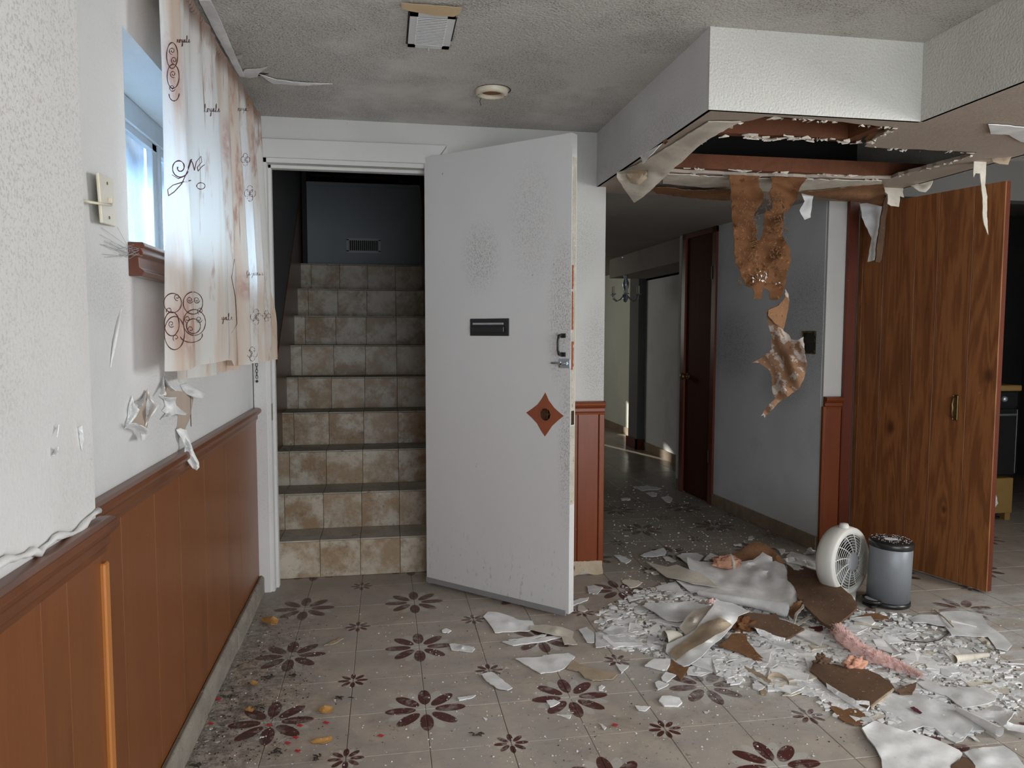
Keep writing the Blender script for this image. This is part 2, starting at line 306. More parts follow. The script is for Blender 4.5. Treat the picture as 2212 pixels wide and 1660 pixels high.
MT = dict(
    leftwall=wall_mat('wall_paint_left', (0.66, 0.66, 0.65), 0.25, [((-0.61, 2.35, 1.05), (.3, .5, .22), .35), ((-0.61, 1.8, 1.33), (.3, .25, .12), .3)]),
    pier=wall_mat('wall_paint_pier', (0.68, 0.67, 0.65), 0.25, [((-0.545, 1.2, 1.8), (.3, .6, .9), .55), ((-0.545, 1.0, 1.2), (.3, .4, .25), .4)], stip=0.35, bump=0.13, dark=(0.3, 0.27, 0.24)),
    doorwall=wall_mat('wall_paint_door_side', (0.60, 0.59, 0.56), 0.2, [((1.05, 3.58, 1.1), (.12, .2, .4), .55), ((0.95, 3.58, 1.7), (.15, .2, .3), .4)]),
    hallwall=wall_mat('wall_paint_hall', (0.60, 0.61, 0.62), 0.35, [((2.36, 4.7, 1.15), (.3, .45, .35), .9), ((2.38, 3.9, 1.3), (.3, .4, .55), .75), ((2.4, 4.1, 0.95), (.2, .35, .22), .85)], dark=(0.09, 0.10, 0.10)),
    ceiling=wall_mat('stippled_mouldy_ceiling', (0.62, 0.60, 0.565), 0.9, [((1.3, 1.9, 2.22), (1.6, 1.2, .5), .55), ((0.6, 2.6, 2.22), (.9, .6, .5), .6)], stip=0.8, bump=0.3, dark=(0.12, 0.105, 0.085), low=0.36),
    soffit=wall_mat('soffit_paint', (0.66, 0.65, 0.60), 0.5, [((1.3, 2.3, 2.12), (.6, .2, .2), .45)], stip=0.6, bump=0.4, dark=(0.35, 0.33, 0.28)),
    soffside=wall_mat('soffit_side_paint', (0.68, 0.68, 0.68), 0.4, [((1.04, 2.8, 2.0), (.3, .6, .12), .5)], stip=0.5, dark=(0.24, 0.23, 0.22)),
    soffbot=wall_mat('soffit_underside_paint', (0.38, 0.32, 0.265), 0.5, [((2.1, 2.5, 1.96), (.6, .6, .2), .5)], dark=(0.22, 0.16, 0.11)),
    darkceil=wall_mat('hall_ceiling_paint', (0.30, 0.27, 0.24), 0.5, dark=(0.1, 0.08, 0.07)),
    trimwhite=wall_mat('painted_trim', (0.64, 0.63, 0.61), 0.15, bump=0.1),
    door=door_mat(),
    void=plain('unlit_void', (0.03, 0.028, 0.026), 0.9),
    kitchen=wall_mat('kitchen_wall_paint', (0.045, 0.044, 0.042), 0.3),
    wains=wood_mat('stained_pine_panelling', (0.245, 0.084, 0.023), (0.155, 0.050, 0.014), 0.8, rings=False, coat=0.05),
    rail=wood_mat('stained_pine_rail', (0.21, 0.072, 0.024), (0.12, 0.038, 0.013), 0.8, rings=False, vert=False),
    edge=wood_mat('bright_orange_pine_edge', (0.56, 0.22, 0.055), (0.42, 0.15, 0.035), 0.8, rings=False),
    stubw=wood_mat('red_stained_panelling', (0.26, 0.062, 0.015), (0.16, 0.036, 0.010), 0.8, rings=False),
    casew=wood_mat('red_brown_casing', (0.18, 0.035, 0.012), (0.09, 0.019, 0.008), 0.9, rings=False),
    oak=None,
    hdoor=wood_mat('dark_mahogany_door', (0.085, 0.022, 0.009), (0.045, 0.012, 0.006), 0.7, rough=0.6, rings=False, coat=0, spec=0.08),
    joist=wood_mat('old_joist_lumber', (0.22, 0.075, 0.028), (0.10, 0.034, 0.014), 0.8, rough=0.8, coat=0, vert=False, rings=False),
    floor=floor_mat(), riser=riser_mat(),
    tread=speck_mat('worn_tread_tile', (0.46, 0.42, 0.35), (0.20, 0.15, 0.11), (0.30, 0.26, 0.2), 18, 70),
    grout=plain('dirty_grout', (0.16, 0.13, 0.11), 0.9, var=0.4, sc=25),
    skirt=speck_mat('dusty_stone_skirting', (0.27, 0.24, 0.20), (0.12, 0.10, 0.08), (0.36, 0.33, 0.29)),
    hskirt=speck_mat('tan_stone_skirting', (0.27, 0.205, 0.15), (0.18, 0.13, 0.09), (0.3, 0.25, 0.2)),
    plaster=speck_mat('white_paint_flake', (0.86, 0.855, 0.84), (0.70, 0.69, 0.67), (0.60, 0.59, 0.57), t1=(0.60, 0.75), t2=(0.62, 0.75)),
    plaster2=speck_mat('grey_paint_flake', (0.70, 0.70, 0.69), (0.52, 0.52, 0.51), (0.7, 0.7, 0.68), t1=(0.58, 0.75), t2=(0.66, 0.75)),
    cream=speck_mat('cream_paint_flake', (0.66, 0.61, 0.52), (0.5, 0.42, 0.32), (0.60, 0.55, 0.47)),
    kraft=speck_mat('damp_kraft_paper', (0.235, 0.125, 0.065), (0.14, 0.06, 0.028), (0.36, 0.2, 0.11)),
    board=speck_mat('plasterboard_back_paper', (0.155, 0.095, 0.062), (0.10, 0.06, 0.04), (0.42, 0.34, 0.27), s2=85, t2=(0.66, 0.72)),
    pink=speck_mat('pink_glass_wool', (0.90, 0.62, 0.57), (0.82, 0.50, 0.46), (0.9, 0.65, 0.6)),
    rust=speck_mat('orange_scrap', (0.64, 0.34, 0.23), (0.45, 0.2, 0.12), (0.75, 0.5, 0.38)),
    tan=speck_mat('tan_scrap', (0.45, 0.36, 0.26), (0.48, 0.30, 0.10), (0.3, 0.22, 0.15)),
    maroon=plain('maroon_scrap', (0.10, 0.02, 0.022), 0.7),
    leaf=speck_mat('dry_leaf', (0.50, 0.27, 0.09), (0.30, 0.13, 0.04), (0.6, 0.4, 0.2)),
    leafred=plain('red_petal', (0.40, 0.035, 0.04), 0.6),
    twig=plain('dark_twig', (0.045, 0.034, 0.026), 0.9),
    black=plain('black_iron', (0.018, 0.018, 0.018), 0.42),
    blackp=plain('black_plastic', (0.012, 0.012, 0.012), 0.3, spec=0.5),
    steel=plain('grey_steel', (0.42, 0.47, 0.52), 0.35, 0.8),
    binsteel=plain('brushed_bin_body', (0.20, 0.215, 0.23), 0.42, 0.15, var=0.04),
    brass=plain('old_brass', (0.17, 0.115, 0.045), 0.35, 0.85, var=0.3, sc=60),
    fan=plain('off_white_plastic', (0.62, 0.61, 0.56), 0.4, var=0.05),
    hub=plain('grey_plastic', (0.33, 0.34, 0.35), 0.5),
    ivory=plain('ivory_plastic', (0.66, 0.60, 0.47), 0.35, var=0.05),
    tape=plain('tan_masking_tape', (0.55, 0.41, 0.25), 0.7),
    vent=plain('white_enamel', (0.62, 0.62, 0.62), 0.4, var=0.05),
    barewood=wood_mat('bare_red_wood', (0.36, 0.11, 0.05), (0.25, 0.065, 0.03), 1.6, rough=0.6, rings=False, coat=0),
    sweep=plain('grey_door_sweep', (0.24, 0.24, 0.24), 0.6),
    curtain=curtain_mat(), ink=plain('brown_print_ink', (0.085, 0.035, 0.03), 0.9),
    glass=glass_mat('dusty_window_glass', (0.25, 0.36, 0.48), 0.35),
    frame=plain('window_frame_paint', (0.60, 0.64, 0.68), 0.5),
    stain=wood_mat('glossy_sill_wood', (0.20, 0.055, 0.02), (0.09, 0.022, 0.01), 1, rough=0.2, rings=False, vert=False, coat=0.6),
    raw=plain('bare_plasterboard_paper', (0.42, 0.34, 0.28), 0.9),
    wool=speck_mat('torn_paper_backing', (0.165, 0.075, 0.034), (0.08, 0.036, 0.016), (0.27, 0.135, 0.06), s1=25, s2=60, t2=(0.62, 0.68)),
    blackstove=plain('black_stove_enamel', (0.012, 0.012, 0.012), 0.7, spec=0.05),
    edgeworn=speck_mat('worn_door_edge', (0.50, 0.46, 0.38), (0.28, 0.22, 0.15), (0.66, 0.64, 0.58)),
    streak=speck_mat('stained_paper_face', (0.26, 0.145, 0.085), (0.42, 0.37, 0.32), (0.15, 0.08, 0.045), s1=16, s2=50, t1=(0.50, 0.58), t2=(0.66, 0.72)),
    caulk=plain('white_caulk', (0.68, 0.67, 0.64), 0.5),
    ochre=plain('ochre_enamel', (0.20, 0.12, 0.035), 0.4),
    darkwood=wood_mat('dark_skirt_board', (0.17, 0.075, 0.036), (0.10, 0.042, 0.02), 0.8, rings=False),
    landing=wall_mat('landing_wall_paint', (0.25, 0.275, 0.29), 0.2),
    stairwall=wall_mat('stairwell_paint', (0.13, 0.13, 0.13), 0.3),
)

# ------------------------------------------------------------------ mesh helpers
class MB:
    def __init__(s): s.v = []; s.f = []
    def add(s, vs, fs):
        b = len(s.v); s.v += [tuple(x) for x in vs]; s.f += [tuple(b+i for i in f) for f in fs]; return s
    def box(s, x0, x1, y0, y1, z0, z1):
        return s.add([(x, y, z) for x in (x0, x1) for y in (y0, y1) for z in (z0, z1)],
                     [(0, 1, 3, 2), (4, 6, 7, 5), (0, 4, 5, 1), (2, 3, 7, 6), (0, 2, 6, 4), (1, 5, 7, 3)])
    def obox(s, o, a, b, c):
        """box from corner o with edge vectors a,b,c"""
        o, a, b, c = map(Vector, (o, a, b, c))
        return s.add([o+a*i+b*j+c*k for i in (0, 1) for j in (0, 1) for k in (0, 1)],
                     [(0, 1, 3, 2), (4, 6, 7, 5), (0, 4, 5, 1), (2, 3, 7, 6), (0, 2, 6, 4), (1, 5, 7, 3)])
    def prism(s, poly, d):
        """closed polygon (3D points) extruded by vector d"""
        n = len(poly); d = Vector(d); a = [Vector(p) for p in poly]
        return s.add(a+[p+d for p in a], [tuple(range(n))[::-1], tuple(range(n, 2*n))]+[(i, (i+1) % n, n+(i+1) % n, n+i) for i in range(n)])
    def tube(s, pts, r, n=8, cap=True, flat=1.0):
        pts = [Vector(p) for p in pts]; k = len(pts)
        rs = r if isinstance(r, (list, tuple)) else [r]*k
        b = len(s.v); ref = Vector((0, 0, 1))
        t0 = (pts[1]-pts[0]).normalized()
        if abs(t0.dot(ref)) > 0.95: ref = Vector((1, 0, 0))
        a = t0.cross(ref).normalized()
        for i in range(k):
            t = (pts[min(i+1, k-1)]-pts[max(i-1, 0)]).normalized()
            a = (a - t*a.dot(t)).normalized(); c = t.cross(a)
            for j in range(n):
                an = 2*pi*j/n; s.v.append(tuple(pts[i]+a*(rs[i]*cos(an))+c*(rs[i]*flat*sin(an))))
        for i in range(k-1):
            for j in range(n):
                s.f.append((b+i*n+j, b+i*n+(j+1) % n, b+(i+1)*n+(j+1) % n, b+(i+1)*n+j))
        if cap:
            s.f.append(tuple(b+j for j in range(n))[::-1]); s.f.append(tuple(b+(k-1)*n+j for j in range(n)))
        return s
    def lathe(s, prof, M, n=24, a0=0, a1=2*pi):
        """profile (r,h) revolved about local z, placed by matrix M"""
        b = len(s.v); full = abs(a1-a0-2*pi) < 1e-6; m = n if full else n+1
        for r, h in prof:
            for j in range(m):
                an = a0+(a1-a0)*j/n; s.v.append(tuple(M @ Vector((r*cos(an), r*sin(an), h))))
        for i in range(len(prof)-1):
            for j in range(n):
                j2 = (j+1) % m; s.f.append((b+i*m+j, b+i*m+j2, b+(i+1)*m+j2, b+(i+1)*m+j))
        return s
    def build(s, name, mat, parent=None, smooth=False, bevel=0.0):
        me = bpy.data.meshes.new(name); me.from_pydata(s.v, [], s.f); me.validate()
        me.materials.append(MT[mat] if isinstance(mat, str) else mat)
        bm = bmesh.new(); bm.from_mesh(me); bmesh.ops.remove_doubles(bm, verts=bm.verts, dist=1e-6)
        bmesh.ops.recalc_face_normals(bm, faces=bm.faces)
        if bevel: bmesh.ops.bevel(bm, geom=list(bm.edges), offset=bevel, segments=1, affect='EDGES')
        bm.to_mesh(me); bm.free()
        if smooth:
            for p in me.polygons: p.use_smooth = True
        o = bpy.data.objects.new(name, me); C.objects.link(o)
        if parent: adopt(o, parent)
        return o
def adopt(o, parent):
    o.parent = parent
    if parent.type == 'EMPTY': o.matrix_parent_inverse = Matrix.Translation(-Vector(parent.location))
def tag(o, label=None, cat=None, group=None, kind=None):
    if label: o['label'] = label
    if cat: o['category'] = cat
    if group: o['group'] = group
    if kind: o['kind'] = kind
    return o
def thing(name, loc, label, cat, group=None):
    o = bpy.data.objects.new(name, None); o.empty_display_size = 0.05; C.objects.link(o); o.location = loc
    return tag(o, label, cat, group)
def struct(o, label=None): return tag(o, label, None, None, 'structure')
def box(name, mat, x0, x1, y0, y1, z0, z1, parent=None, bevel=0.0): return MB().box(x0, x1, y0, y1, z0, z1).build(name, mat, parent, bevel=bevel)

def plate_hole(P, bound, cx, cy, r, d, n=32):
    """P(u,v,d)->point. plate between outline bound(angle)->(u,v) and a round hole; d=(front,back)"""
    m = MB(); vs = []
    for dd in d:
        for j in range(n):
            a = 2*pi*j/n; u, v = bound(a); vs.append(P(u, v, dd))
        for j in range(n):
            a = 2*pi*j/n; vs.append(P(cx+r*cos(a), cy+r*sin(a), dd))
    f = []
    for j in range(n):
        k = (j+1) % n
        f += [(j, k, n+k, n+j), (2*n+j, 3*n+j, 3*n+k, 2*n+k), (j, 2*n+j, 2*n+k, k), (n+j, n+k, 3*n+k, 3*n+j)]
    m.add(vs, f); return m

def jag(pts, step, amp, rng):
    out = []; n = len(pts)
    for i in range(n):
        a, b = pts[i], pts[(i+1) % n]; L = hypot(b[0]-a[0], b[1]-a[1]); k = max(1, int(L/step))
        for j in range(k):
            t = j/k; q = [a[c]*(1-t)+b[c]*t for c in range(3)]
            if j: q[0] += rng.uniform(-amp, amp); q[1] += rng.uniform(-amp, amp)*0.7
            out.append(q)
    return out
def sheet(name, mode, pts, mat, thick=0.003, ctrl=(), step=None, amp=1.2, wav=0.0, parent=None, seed=0, power=3.0, smooth=False, extra=None):
    """A torn sheet: outline given as photo pixel + real height (mode z), distance (mode y) or side (mode x)."""
    rng = random.Random(seed+len(pts)*7+int(pts[0][0]))
    pts = [tuple(p) if len(p) == 3 else (p[0], p[1], None) for p in pts]
    xs = [p[0] for p in pts]; ys = [p[1] for p in pts]; size = max(max(xs)-min(xs), max(ys)-min(ys))
    st = step or max(4, size/14)
    bd = jag(pts, st, amp, rng); src = list(bd)+[tuple(c) for c in ctrl]
    def par(x, y):
        ws = 0; s_ = 0
        for q in src:
            d = (q[0]-x)**2+((q[1]-y)*1.6)**2+(size*0.045)**2+0.3; wt = d**(-power/2); ws += wt; s_ += wt*q[2]
        return s_/ws
    p2 = [Vector((q[0], q[1])) for q in bd]; n = len(p2)
    y = min(ys)+st*0.6
    row = 0
    while y < max(ys):
        x = min(xs)+st*(0.5 if row % 2 else 0.9)
        while x < max(xs):
            p2.append(Vector((x+rng.uniform(-.15, .15)*st, y))); x += st
        y += st*0.75; row += 1
    V, E, F, *_ = delaunay_2d_cdt(p2, [], [list(range(n))], 2, 1e-4)
    fn = {'z': on_z, 'y': on_y, 'x': on_x}[mode]; W = []
    for i, v in enumerate(V):
        h = par(v.x, v.y)
        if extra: h += extra[0]*sin((v.x*extra[1]+v.y*extra[2])+1.5*mn.noise(Vector((v.x*.02, v.y*.02, 3))))
        if wav: h += wav*mn.noise(Vector((v.x*0.022, v.y*0.04, seed*3.1)))
        if mode == 'z': h = max(h, 0.0035)
        W.append(fn(v.x, v.y, h))
    m = MB(); m.add(W, [tuple(f) for f in F if len(f) >= 3])
    me = bpy.data.meshes.new(name); me.from_pydata([tuple(x) for x in W], [], [tuple(f) for f in F]); me.validate()
    me.materials.append(MT[mat])
    bm = bmesh.new(); bm.from_mesh(me)
    loose = [v for v in bm.verts if not v.link_faces]
    if loose: bmesh.ops.delete(bm, geom=loose, context='VERTS')
    bmesh.ops.recalc_face_normals(bm, faces=bm.faces)
    view = {'z': Vector((0, 0, 1)), 'y': Vector((0, -1, 0)), 'x': Vector((1, 0, 0))}[mode]
    if sum((f.normal.dot(view) for f in bm.faces)) < 0: bmesh.ops.reverse_faces(bm, faces=bm.faces)
    bm.normal_update(); bm.verts.ensure_lookup_table()
    tops = list(bm.verts); fcs = list(bm.faces); bes = [e for e in bm.edges if len(e.link_faces) == 1]
    low = {v: bm.verts.new(v.co-v.normal*thick) for v in tops}
    for f in fcs: bm.faces.new([low[v] for v in reversed(f.verts)])
    for e in bes:
        l = e.link_loops[0]; p_, q_ = l.vert, l.link_loop_next.vert
        try: bm.faces.new([q_, p_, low[p_], low[q_]])
        except ValueError: pass
    bm.to_mesh(me); bm.free()
    for p in me.polygons: p.use_smooth = True
    me.set_sharp_from_angle(angle=radians(38))
    o = bpy.data.objects.new(name, me); C.objects.link(o)
    if mode == 'z':
        lo = min(v.co.z for v in me.vertices); dz = 0.0012-lo
        if dz > 0:
            for v in me.vertices: v.co.z += dz
    if parent: adopt(o, parent)
    return o
# ================================================================== SETTING
CZ, SZ, HZ = 2.222, 1.96, 1.99        # ceiling, soffit underside, hall ceiling
WX, PX, DY = -0.61, -0.545, 3.585     # left wall, near pier face, door wall
KY = 3.74                             # wall beside the kitchen door

# ---- floor: slab + tiles
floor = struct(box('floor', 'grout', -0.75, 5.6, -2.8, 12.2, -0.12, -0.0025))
def vy(r): return OY + r*T if r <= 0 else OY + r*T*1.055
def tile_mesh(w, d):
    m = MB(); e = 0.0016
    x0, x1, y0, y1 = 0.0008, w-0.0008, 0.0008, d-0.0008
    m.add([(x0, y0, -0.008), (x1, y0, -0.008), (x1, y1, -0.008), (x0, y1, -0.008),
           (x0, y0, -0.0012), (x1, y0, -0.0012), (x1, y1, -0.0012), (x0, y1, -0.0012),
           (x0+e, y0+e, 0), (x1-e, y0+e, 0), (x1-e, y1-e, 0), (x0+e, y1-e, 0)],
          [(0, 1, 5, 4), (1, 2, 6, 5), (2, 3, 7, 6), (3, 0, 4, 7), (4, 5, 9, 8), (5, 6, 10, 9), (6, 7, 11, 10), (7, 4, 8, 11), (8, 9, 10, 11)])
    me = bpy.data.meshes.new('tile'); me.from_pydata(m.v, [], m.f); me.materials.append(MT['floor']); return me, m
tm = {}
cells = []
for r in range(-23, 30):
    for c in range(-2, 24):
        x, y = OX + c*T, vy(r); x1, y1 = x+T, vy(r+1)
        if x1 < -0.60 or x > 5.4: continue
        if y >= (3.74 if -0.79 < x < 0.25 else DY-0.02) and x1 < 1.0: continue
        near = y > 0.9 and abs((x+T/2) - 0.172*(y+T/2)) < 0.74*(y+T/2)+0.15
        cells.append((not near, y, x, y1-y, c, r))
cells.sort()
vis = [q for q in cells if not q[0]][:295]; rest = [q for q in cells if q not in vis]
fr = random.Random(3)
for q in vis:
    key = round(q[3], 4)
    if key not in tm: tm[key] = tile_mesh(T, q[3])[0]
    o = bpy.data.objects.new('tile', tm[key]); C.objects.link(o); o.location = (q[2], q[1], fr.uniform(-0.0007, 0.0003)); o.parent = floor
mm = MB()
for q in rest:
    t = tile_mesh(T, q[3])[1]; mm.add([(a+q[2], b+q[1], c) for a, b, c in t.v], t.f)
o = mm.build('outlying_tiles', 'floor', floor); o['kind'] = 'stuff'

# ---- ceilings, soffit with the collapsed hole
struct(MB().box(-0.75, 1.04, -2.8, DY+0.15, CZ, CZ+0.1).box(1.04, 1.81, -2.8, 2.30, CZ, CZ+0.1)
       .box(2.56, 5.5, -2.8, KY+0.12, CZ, CZ+0.1).build('ceiling', 'ceiling'))
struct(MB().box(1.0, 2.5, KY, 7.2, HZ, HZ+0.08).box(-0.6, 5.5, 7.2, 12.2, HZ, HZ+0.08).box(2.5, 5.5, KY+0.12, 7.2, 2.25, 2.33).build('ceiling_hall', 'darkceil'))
struct(box('soffit_back', 'void', 1.03, 2.57, KY-.02, KY-.008, SZ+.015, CZ+.1))
sf = struct(MB().box(1.04, 1.81, 2.30, 2.312, SZ, CZ+0.1).box(2.548, 2.56, -2.8, KY, SZ, CZ+0.1)
            .box(1.04, 2.56, -2.8, KY, CZ+0.1, CZ+0.11).build('soffit_face', 'soffit'))
struct(box('soffit_side', 'soffside', 1.04, 1.052, 2.312, DY+0.15, SZ, CZ+0.1))
struct(box('soffit_side_near', 'soffit', 1.81, 1.822, -2.8, 2.30, SZ, CZ+0.1))
hole = [(1653, 252), (1700, 254), (1760, 258), (1850, 268), (1930, 275), (1905, 292), (1872, 312), (1868, 317), (1950, 322), (2040, 326), (2110, 329), (2085, 340), (2040, 353), (1990, 367), (1940, 379), (1925, 386),
        (1880, 386), (1830, 385), (1785, 382), (1740, 384), (1690, 381), (1640, 381), (1600, 379), (1550, 376), (1500, 374), (1445, 371), (1462, 352), (1485, 335), (1505, 318), (1530, 299), (1560, 280), (1582, 270), (1600, 264), (1625, 260)]
hr = random.Random(5)
hp = [(on_z(x, y, SZ).x, on_z(x, y, SZ).y) for x, y in hole]
hp = [(max(1.06, min(2.53, a)), max(2.316, b)) for a, b in hp]
hh = []
for i, a in enumerate(hp):
    b = hp[(i+1) % len(hp)]; hh.append(a); d = hypot(b[0]-a[0], b[1]-a[1]); k = int(d/0.03)
    for j in range(1, k): t = j/k; hh.append((a[0]*(1-t)+b[0]*t+hr.uniform(-.006, .006), a[1]*(1-t)+b[1]*t+hr.uniform(-.006, .006)))
hh = [(a, max(2.316, b)) for a, b in hh]
outer = [(1.04, 2.30), (1.81, 2.30), (1.81, -2.8), (2.56, -2.8), (2.56, KY), (1.04, KY)]
vs = [Vector(p) for p in outer]+[Vector(p) for p in hh]; no = len(outer)
V, E, F, *_ = delaunay_2d_cdt(vs, [(i, (i+1) % no) for i in range(no)]+[(no+i, no+(i+1) % len(hh)) for i in range(len(hh))], [], 0, 1e-6)
def inside(p, poly):
    c = False
    for i in range(len(poly)):
        (x1, y1), (x2, y2) = poly[i], poly[i-1]
        if (y1 > p[1]) != (y2 > p[1]) and p[0] < (x2-x1)*(p[1]-y1)/(y2-y1)+x1: c = not c
    return c
FF = []
for f in F:
    cx = sum(V[i].x for i in f)/len(f); cy = sum(V[i].y for i in f)/len(f)
    if inside((cx, cy), outer) and not inside((cx, cy), hh): FF.append(tuple(f))
m = MB(); nv = len(V)
m.add([(v.x, v.y, SZ) for v in V]+[(v.x, v.y, SZ+0.014) for v in V], FF+[tuple(nv+i for i in f[::-1]) for f in FF])
he = [no+i for i in range(len(hh))]
m.f += [(he[i], he[(i+1) % len(he)], nv+he[(i+1) % len(he)], nv+he[i]) for i in range(len(he))]
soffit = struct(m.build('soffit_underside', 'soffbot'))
struct(MB().box(1.06, 2.546, 2.32, 2.33, SZ+.02, CZ+.09).build('soffit_inner_face', 'void'))
for nm, y0 in (('joist', 2.60), ('joist', 3.17), ('joist', 3.58)):
    j = box(nm, 'joist', 1.056, 2.54 if y0 > 3 else 1.80, y0, y0+0.038, SZ+0.0145, SZ+0.078, soffit)
box('blocking', 'joist', 1.74, 1.778, 2.34, 2.60, SZ+.0145, SZ+.075, soffit)
box('metal_duct', 'void', 1.3, 2.3, 2.85, 3.05, SZ+0.13, SZ+0.25, soffit)
# crumbs of plaster still clinging below the joist
cr = random.Random(11); m = MB()
for k in range(34):
    x = cr.uniform(1.22, 1.80); y = 2.598+cr.uniform(-.006, .03); s_ = cr.uniform(.006, .02)
    p = [(x+cr.uniform(-s_*2, s_*2), y+cr.uniform(-s_, s_), SZ+0.012-cr.uniform(0, .012)) for _ in range(5)]
    m.prism(p, (0, 0, 0.004))
for k in range(20):
    x = cr.uniform(1.3, 2.35); m.prism([(x+cr.uniform(-.03, .03), 3.165+cr.uniform(-.01, .01), SZ+0.013-cr.uniform(0, .01)) for _ in range(4)], (0, 0, .003))
m.build('clinging_plaster', 'cream', soffit)['kind'] = 'stuff'

# ---- left wall with the high window
WY0, WY1, WZ0, WZ1 = 1.935, 3.15, 1.452, 1.965
lw = MB()
lw.box(WX-0.26, WX, 1.2, WY0, -0.1, 2.4).box(WX-0.26, WX, WY1, 3.75, -0.1, 2.4).box(WX-0.26, WX, WY0, WY1, -0.1, WZ0).box(WX-0.26, WX, WY0, WY1, WZ1, 2.4)
wall_left = struct(lw.build('wall_left', 'leftwall'))
pier = struct(MB().box(WX-0.26, PX, -2.9, 1.49, -0.1, 2.4).build('wall_left_pier', 'pier'))
# window unit set back in the reveal
GX = WX-0.19
win = struct(MB().box(GX-0.03, GX+0.02, WY0, WY1, WZ0, WZ0+0.055).box(GX-0.03, GX+0.02, WY0, WY1, WZ1-0.075, WZ1)
             .box(GX-0.03, GX+0.02, WY0, WY0+0.05, WZ0, WZ1).box(GX-0.03, GX+0.02, WY1-0.05, WY1, WZ0, WZ1).build('window_1', 'frame', bevel=0.003))
sx = 2.80
MB().box(GX-0.01, GX+0.012, sx-0.03, sx+0.02, WZ0+.055, WZ1-.075).box(GX, GX+0.02, sx+0.02, sx+0.045, WZ0+.055, WZ1-.075)\
    .box(GX-0.01, GX+0.012, WY0+.05, WY1-.05, WZ1-.10, WZ1-.075).box(GX-.01, GX+.012, WY0+.05, WY1-.05, WZ0+.055, WZ0+.072).build('window_sash', 'frame', win, bevel=0.002)
box('pane', 'glass', GX-0.016, GX-0.012, WY0+0.05, sx-.03, WZ0+0.055, WZ1-0.075, win)
box('pane', 'glass', GX-0.026, GX-0.022, sx+.02, WY1-.05, WZ0+0.055, WZ1-0.075, win)
# wooden sill board under the window
prof = [(0.0, 0.0), (0.03, 0.0), (0.036, .012), (0.026, .02), (0.024, .045), (.034, .055), (.030, .066), (.038, .072), (.034, .082), (0.0, .082)]
m = MB(); m.prism([(WX+a, 1.925, 1.372+b) for a, b in prof], (0, 1.26, 0)); struct(m.build('trim_1', 'stain', bevel=0.0015))

# ---- pier + left wall wainscot boards, rail, skirting
def planks(name, X, ys, z0, z1, mat, par, th=0.010, gap=0.0012):
    for a, b in zip(ys[:-1], ys[1:]):
        m = MB(); x0, x1 = X, X+th; c = 0.0012
        m.prism([(x0, a+gap/2, z0), (x1-c, a+gap/2, z0), (x1, a+gap/2+c, z0), (x1, b-gap/2-c, z0), (x1-c, b-gap/2, z0), (x0, b-gap/2, z0)], (0, 0, z1-z0))
        m.build('plank', mat, par)
ysn = [-0.1, 0.15, 0.35, 0.5, 0.62, 0.74] + [round(on_x(x, y, PX+.01).y, 3) for x, y in ((88, 1400), (147, 1400))] + [1.478]
ysn = sorted(set(y for y in ysn))
box('panel_backing', 'twig', PX, PX+0.002, -0.2, 1.49, 0.0, 0.84, pier)
planks('p', PX+0.002, ysn, 0.0, 0.835, 'wains', pier)
MB().box(PX, PX+0.020, 1.470, 1.495, 0.0, 0.80).build('corner_bead', 'edge', pier, bevel=0.003)
ysl = [1.492]+[round(on_x(x, 1300, WX+.012).y, 3) for x in (267, 340, 394, 448, 495, 524)]+[3.565]
box('panel_backing', 'twig', WX, WX+0.002, 1.49, DY-0.02, 0.03, 0.84, wall_left)
planks('p', WX+0.002, sorted(ysl), 0.04, 0.835, 'wains', wall_left)
def rail(name, X, y0, y1, zt, mat='rail', axis='y', fx=None):
    pr = [(0, 0), (0.012, 0), (0.014, 0.012), (0.020, 0.018), (0.020, 0.034), (0.026, 0.040), (0.034, 0.046), (0.038, 0.056), (0.034, 0.066), (0.022, 0.070), (0, 0.070)]
    m = MB()
    if axis == 'y': m.prism([(X+a, y0, zt-0.070+b) for a, b in pr], (0, y1-y0, 0))
    else: m.prism([(y0, X-a, zt-0.070+b) for a, b in pr], (y1-y0, 0, 0))
    return struct(m.build(name, mat, bevel=0.001))
rail('trim_2', WX, 1.492, 3.57, 0.885)
rail('trim_3', PX, -1.0, 1.505, 0.885)
m = MB(); rr = random.Random(2); pts = []
for k in range(40):
    y = 0.75+k*0.019; pts.append((PX+0.004+rr.uniform(0, .003), y, 0.892+0.006*sin(k*.7)+(0.012 if 12 < k < 26 else 0)+rr.uniform(-.0015, .0015)))
m.tube(pts, [0.0055+0.002*sin(k*1.3) for k in range(40)], 8)
tag(m.build('caulk_bead', 'caulk', smooth=True), 'wavy white caulk bead squeezed along the near chair rail top', 'caulk')
# peeled corner of the skirting
base = struct(box('baseboard_left', 'skirt', WX+0.002, WX+0.02, 1.492, 3.57, 0.0, 0.055))
ssx = [1.5]+[on_z(x, y, 0.06).y for x, y in ((466, 1423), (506, 1340))]+[3.57]
ssx = [1.5, 1.95, 2.42, 2.93, 3.30, 3.57]
for i, (a, b) in enumerate(zip(ssx[:-1], ssx[1:])):
    m = MB(); w_ = 0.034+0.003*(i % 2); m.prism([(WX+.02, a+.001, 0), (WX+w_, a+.001, 0), (WX+w_, a+.001, 0.074-.004*(i % 2)), (WX+w_-.01, a+.001, 0.086), (WX+.013, a+.001, 0.084)], (0, b-a-.002, 0))
    m.build('skirting_tile', 'skirt', base, bevel=0.002)
m = MB().box(PX+.012, PX+.02, -.2, 1.49, 0, .05); 

